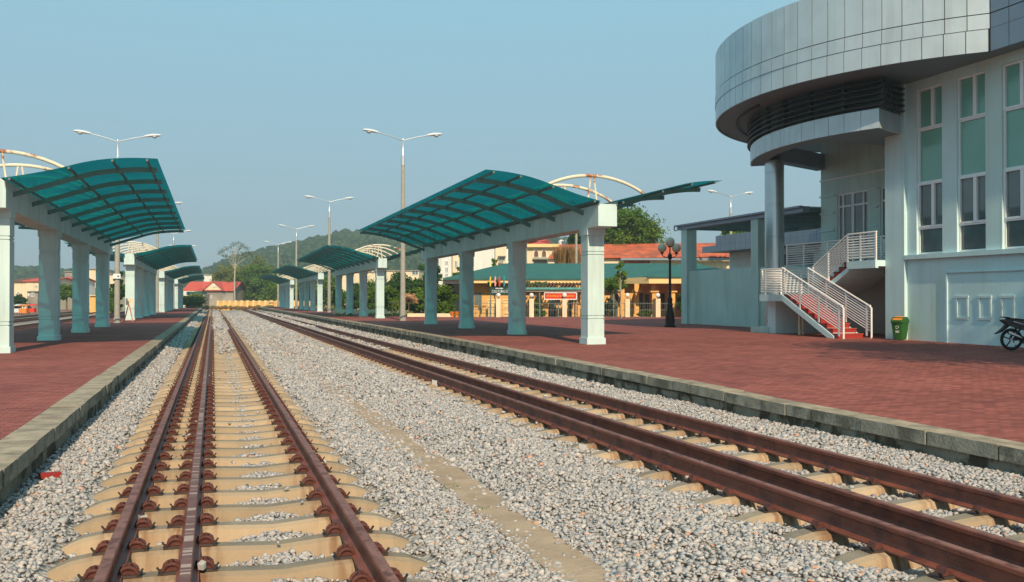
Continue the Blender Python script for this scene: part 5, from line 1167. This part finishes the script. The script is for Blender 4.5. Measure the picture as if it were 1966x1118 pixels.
def ptree(name, lab, u, d, vt, vb, wpx, m, nl, ls, ncl=26, z0=0, trunk=.15, bark='bark', group=None, cat='tree'):
    """tree whose crown spans rows vt..vb and wpx columns at distance d"""
    x, y = W(u, d); zt, zb = ZL(vt, d) - z0, ZL(vb, d) - z0; zb = max(zb, .1); return tree(name, lab, x, y, z0, zt, wpx / 2 * d / 1740, (zt - zb) / 2, (zt + zb) / 2, ncl, nl, ls, M[m], trunk, bark, group, cat)
ptree('broadleaf_tree', 'large spreading green tree behind the front pillar and orange tiled roof', 1196, 97, 404, 482, 124, 'leaf_mid', 16000, .34, 60, trunk=.35)
ptree('broadleaf_tree', 'dark lower tree crown just left of the big spreading tree', 1112, 99, 440, 490, 44, 'leaf_dark', 5000, .34, 22, trunk=.25)
ptree('broadleaf_tree', 'bright green crown above the blue-grey parapet near the column', 1424, 84, 426, 470, 60, 'leaf_mid', 6000, .3, 26, trunk=.25)
x, y = W(450, 176); sl_ = thing('slender_tree', 'tall thin pale tree with airy crown at the end of the line', 'tree', (x, y, 0)); cl_s = []
for (du, v) in ((-24, 487), (-20, 483), (-14, 478), (-8, 474), (-3, 469), (3, 466), (8, 470), (13, 477), (17, 485), (21, 490), (-6, 484), (3, 480), (8, 488), (-14, 492), (0, 494), (-18, 492), (12, 494), (5, 474)): cl_s.append(((du * 1.35 + 4) * 176 / 1740, random.uniform(-1.5, 1.5), ZL(v, 176), random.uniform(.45, .75)))
foliage('crown', sl_, cl_s, 950, .26, M['leaf_pale'])
b = MB(); b.tube([(.1, 0, 0), (0, 0, 5), (.15, 0, 9), (.1, 0, 12.2)], [.17, .14, .09, .03], 8)
for c in cl_s: b.tube([(.05, 0, random.uniform(7.0, 10.0)), (c[0] * .6, c[1] * .6, c[2] - .7), c[:3]], [.05, .03, .015], 5)
b.build('trunk', M['bark_pale'], sl_)
G = 'trees at the end of the line'
for u, d, vt, vb, wd, m, lab in ((496, 186, 510, 590, 84, 'leaf_mid', 'bushy green tree right of the slender pale tree'), (546, 180, 518, 592, 80, 'leaf_mid', 'bright green tree behind the farthest right canopy'),
                               (470, 205, 508, 566, 60, 'leaf_yel', 'yellow-green tree behind the slender pale tree'), (432, 215, 505, 560, 50, 'leaf_yel', 'olive tree above the red-roofed house'), (500, 222, 498, 560, 60, 'leaf_yel', 'olive crown rising behind the bushy green tree'),
                               (585, 190, 520, 590, 60, 'leaf_dark', 'dark green tree behind the third right canopy'), (625, 170, 530, 592, 50, 'leaf_mid', 'green tree behind the second lamp pole of the right platform'),
                               (372, 165, 566, 600, 40, 'leaf_yel', 'low yellow-green bush left of the red-roofed house')):
    ptree('broadleaf_tree', lab, u, d, vt, vb, wd, m, 4200, .55, 24, trunk=.2, group=G)
G = 'trees behind the right platform'
for u, d, vt, vb, wd, m, lab in ((652, 112, 548, 604, 30, 'leaf_mid', 'shrubby tree behind the rear pillars of the second canopy'), (684, 105, 542, 600, 30, 'leaf_dark', 'dark shrubby tree between the second canopy pillars'),
                               (716, 95, 548, 598, 30, 'leaf_mid', 'green tree left of the white second-canopy pillar'), (772, 98, 528, 598, 62, 'leaf_dark', 'dark layered tree left of the tall lamp pole'),
                               (752, 82, 552, 600, 34, 'leaf_mid', 'bright bush above the orange balustrade'), (812, 100, 510, 600, 44, 'leaf_dark', 'tall dark tree right of the tall lamp pole'),
                               (798, 78, 556, 606, 44, 'leaf_mid', 'green shrub in front of the tall dark tree'), (832, 90, 500, 590, 30, 'leaf_dark', 'dark crown hidden behind the rear pillar of the front canopy'),
                               (700, 130, 534, 590, 60, 'leaf_mid', 'background tree behind the second canopy')):
    ptree('broadleaf_tree', lab, u, d, vt, vb, wd, m, 4200, .3, 24, trunk=.14, group=G)
ptree('shrub', 'large glossy shrub left of the third front-canopy pillar', 852, 69, 541, 606, 52, 'leaf_mid', 6500, .19, 30, .3, .08, cat='shrub')
ptree('shrub', 'green bush between the rear pillars of the front canopy', 876, 73, 560, 606, 30, 'leaf_mid', 3000, .18, 18, .3, .06, cat='shrub')
ptree('shrub', 'small tree against the white stair block', 880, 88, 514, 545, 22, 'leaf_mid', 1200, .22, 12, 0, .08, cat='shrub')
ptree('shrub', 'bush growing at the doorway behind the globe-lamp pillar', 1033, 65.9, 578, 609, 26, 'leaf_mid', 2200, .14, 14, .3, .05, cat='shrub')
ptree('shrub', 'pale bush at the foot of the front canopy pillar background', 1172, 66, 574, 609, 24, 'leaf_pale', 2000, .14, 14, .3, .05, cat='shrub')
ptree('shrub', 'dark leafy shrub at the edge of the yard wall post', 1316, 63.5, 556, 604, 32, 'leaf_dark', 3000, .16, 16, .3, .06, cat='shrub')
for u, w_, lab in ((1231, 14, 'low potted plant by the porch column'), (1252, 18, 'spiky low plant left of the right globe pillar')): ptree('shrub', lab, u, 65.8, 596, 609, w_, 'leaf_mid', 700, .14, 8, .3, .03, cat='plant')
ptree('sapling', 'slender sapling with thin trunk before the yellow porch', 1193, 62.5, 505, 545, 22, 'leaf_mid', 260, .26, 8, .4, .045, bark='bark_pale')
ptree('sapling', 'thin seedling tree beside the second orange tank wall', 948, 100, 496, 512, 14, 'leaf_mid', 200, .3, 6, 0, .05)
G = 'climbing vines'
ptree('vine', 'vine draped over the pergola right of the front pillar', 1178, 65.6, 534, 560, 46, 'leaf_mid', 3600, .15, 22, .3, .04, group=G, cat='vine')
ptree('vine', 'vine on the left end of the pergola above the gate sign', 952, 66.0, 541, 553, 34, 'leaf_dark', 1800, .13, 14, .3, .04, group=G, cat='vine')
ptree('vine', 'vine lying along the pergola top left of the banner', 1024, 66.6, 540, 553, 50, 'leaf_pale', 2600, .13, 18, .3, .04, group=G, cat='vine')
x, y = W(1090, 84); tuft('reed_clump', 'tall dry orange reeds behind the green roof', 'reeds', x, y, ZL(510, 84), 1.1, 900, 1.9, M['reed'])
x, y = W(785, 76); ptree('flower_bush', 'flowering orange bush near the tall lamp pole', 785, 76, 566, 582, 40, 'flower', 900, .16, 12, .3, .04, cat='shrub')
x, y = W(480, 170)
G = 'trees beyond the left platform'
for u, d, vt, vb, wd, m, lab in ((128, 120, 543, 580, 26, 'leaf_mid', 'green tree between the second and third left pillars'), (228, 100, 520, 600, 26, 'leaf_dark', 'dark leafy tree right of the nearest canopy'),
                               (216, 110, 545, 602, 20, 'leaf_mid', 'green tree beside the left lamp pole'), (30, 118, 568, 595, 36, 'leaf_dark', 'low dark hedge tree by the dirt road on the left'), (84, 125, 578, 600, 26, 'leaf_dark', 'small hedge in front of the grey unfinished house')):
    ptree('broadleaf_tree', lab, u, d, vt, vb, wd, m, 3200, .32, 20, trunk=.14, group=G)
tree('added_shade_tree', 'added leafy tree outside the view, put there to shade the paving by the station', 17.2, 6.2, .25, 10, 3.9, 2.4, 7.4, 46, 15000, .22, M['leaf_mid'], .2)  # unseen tree, added to throw shade on the paving and lower facade
# weeds at the track end and yard edge
P = []
for k in range(260):
    u = random.uniform(380, 900); d = random.uniform(66 if u > 640 else 153, 80 if u > 640 else 172)
    P.append((*W(u, d), random.uniform(.1, .3)))
blobs('ground_cover', np.array(P), rng.uniform(.15, .5, len(P)), M['leaf_yel'], 'low yellow-green weeds along the far edges of the platforms', 'weeds')
for u, d, w_, lab in ((530, 168, 46, 'orange soil heap behind the boundary wall'),):
    t = plot('soil_heap', lab, 'soil heap', u, 178, 0); b = MB(); V = []
    for i in range(13):
        for j in range(5): V.append(((i - 6) * .5, j * .5, max(0, 3.0 * math.sin(PI * i / 12) * (.7 + .25 * random.random()) * math.sin(PI * (j + .5) / 5))))
    b.add(V, [(i * 5 + j, (i + 1) * 5 + j, (i + 1) * 5 + j + 1, i * 5 + j + 1) for i in range(12) for j in range(4)]); b.build('heap', M['brick'], t)
for o in bpy.data.objects:
    for k in ('_u', '_d', '_z'):
        if k in o: del o[k]

# ------------------------------------------------------------------ hazy air round the whole scene
b = MB(); b.box(-520, 1050, -40, 960, -1.5, 95)
hz = bpy.data.materials.new('haze_air'); hz.use_nodes = True; n = hz.node_tree.nodes; n.remove(n['Principled BSDF'])
pv = n.new('ShaderNodeVolumePrincipled'); pv.inputs['Color'].default_value = (.80, .90, 1.0, 1); pv.inputs['Density'].default_value = .0007; pv.inputs['Anisotropy'].default_value = .2
hz.node_tree.links.new(pv.outputs[0], n['Material Output'].inputs['Volume'])
o = b.build('haze', hz, smooth=None); tag(o, 'thin pale blue haze in the air towards the hill', 'haze', kind='stuff')
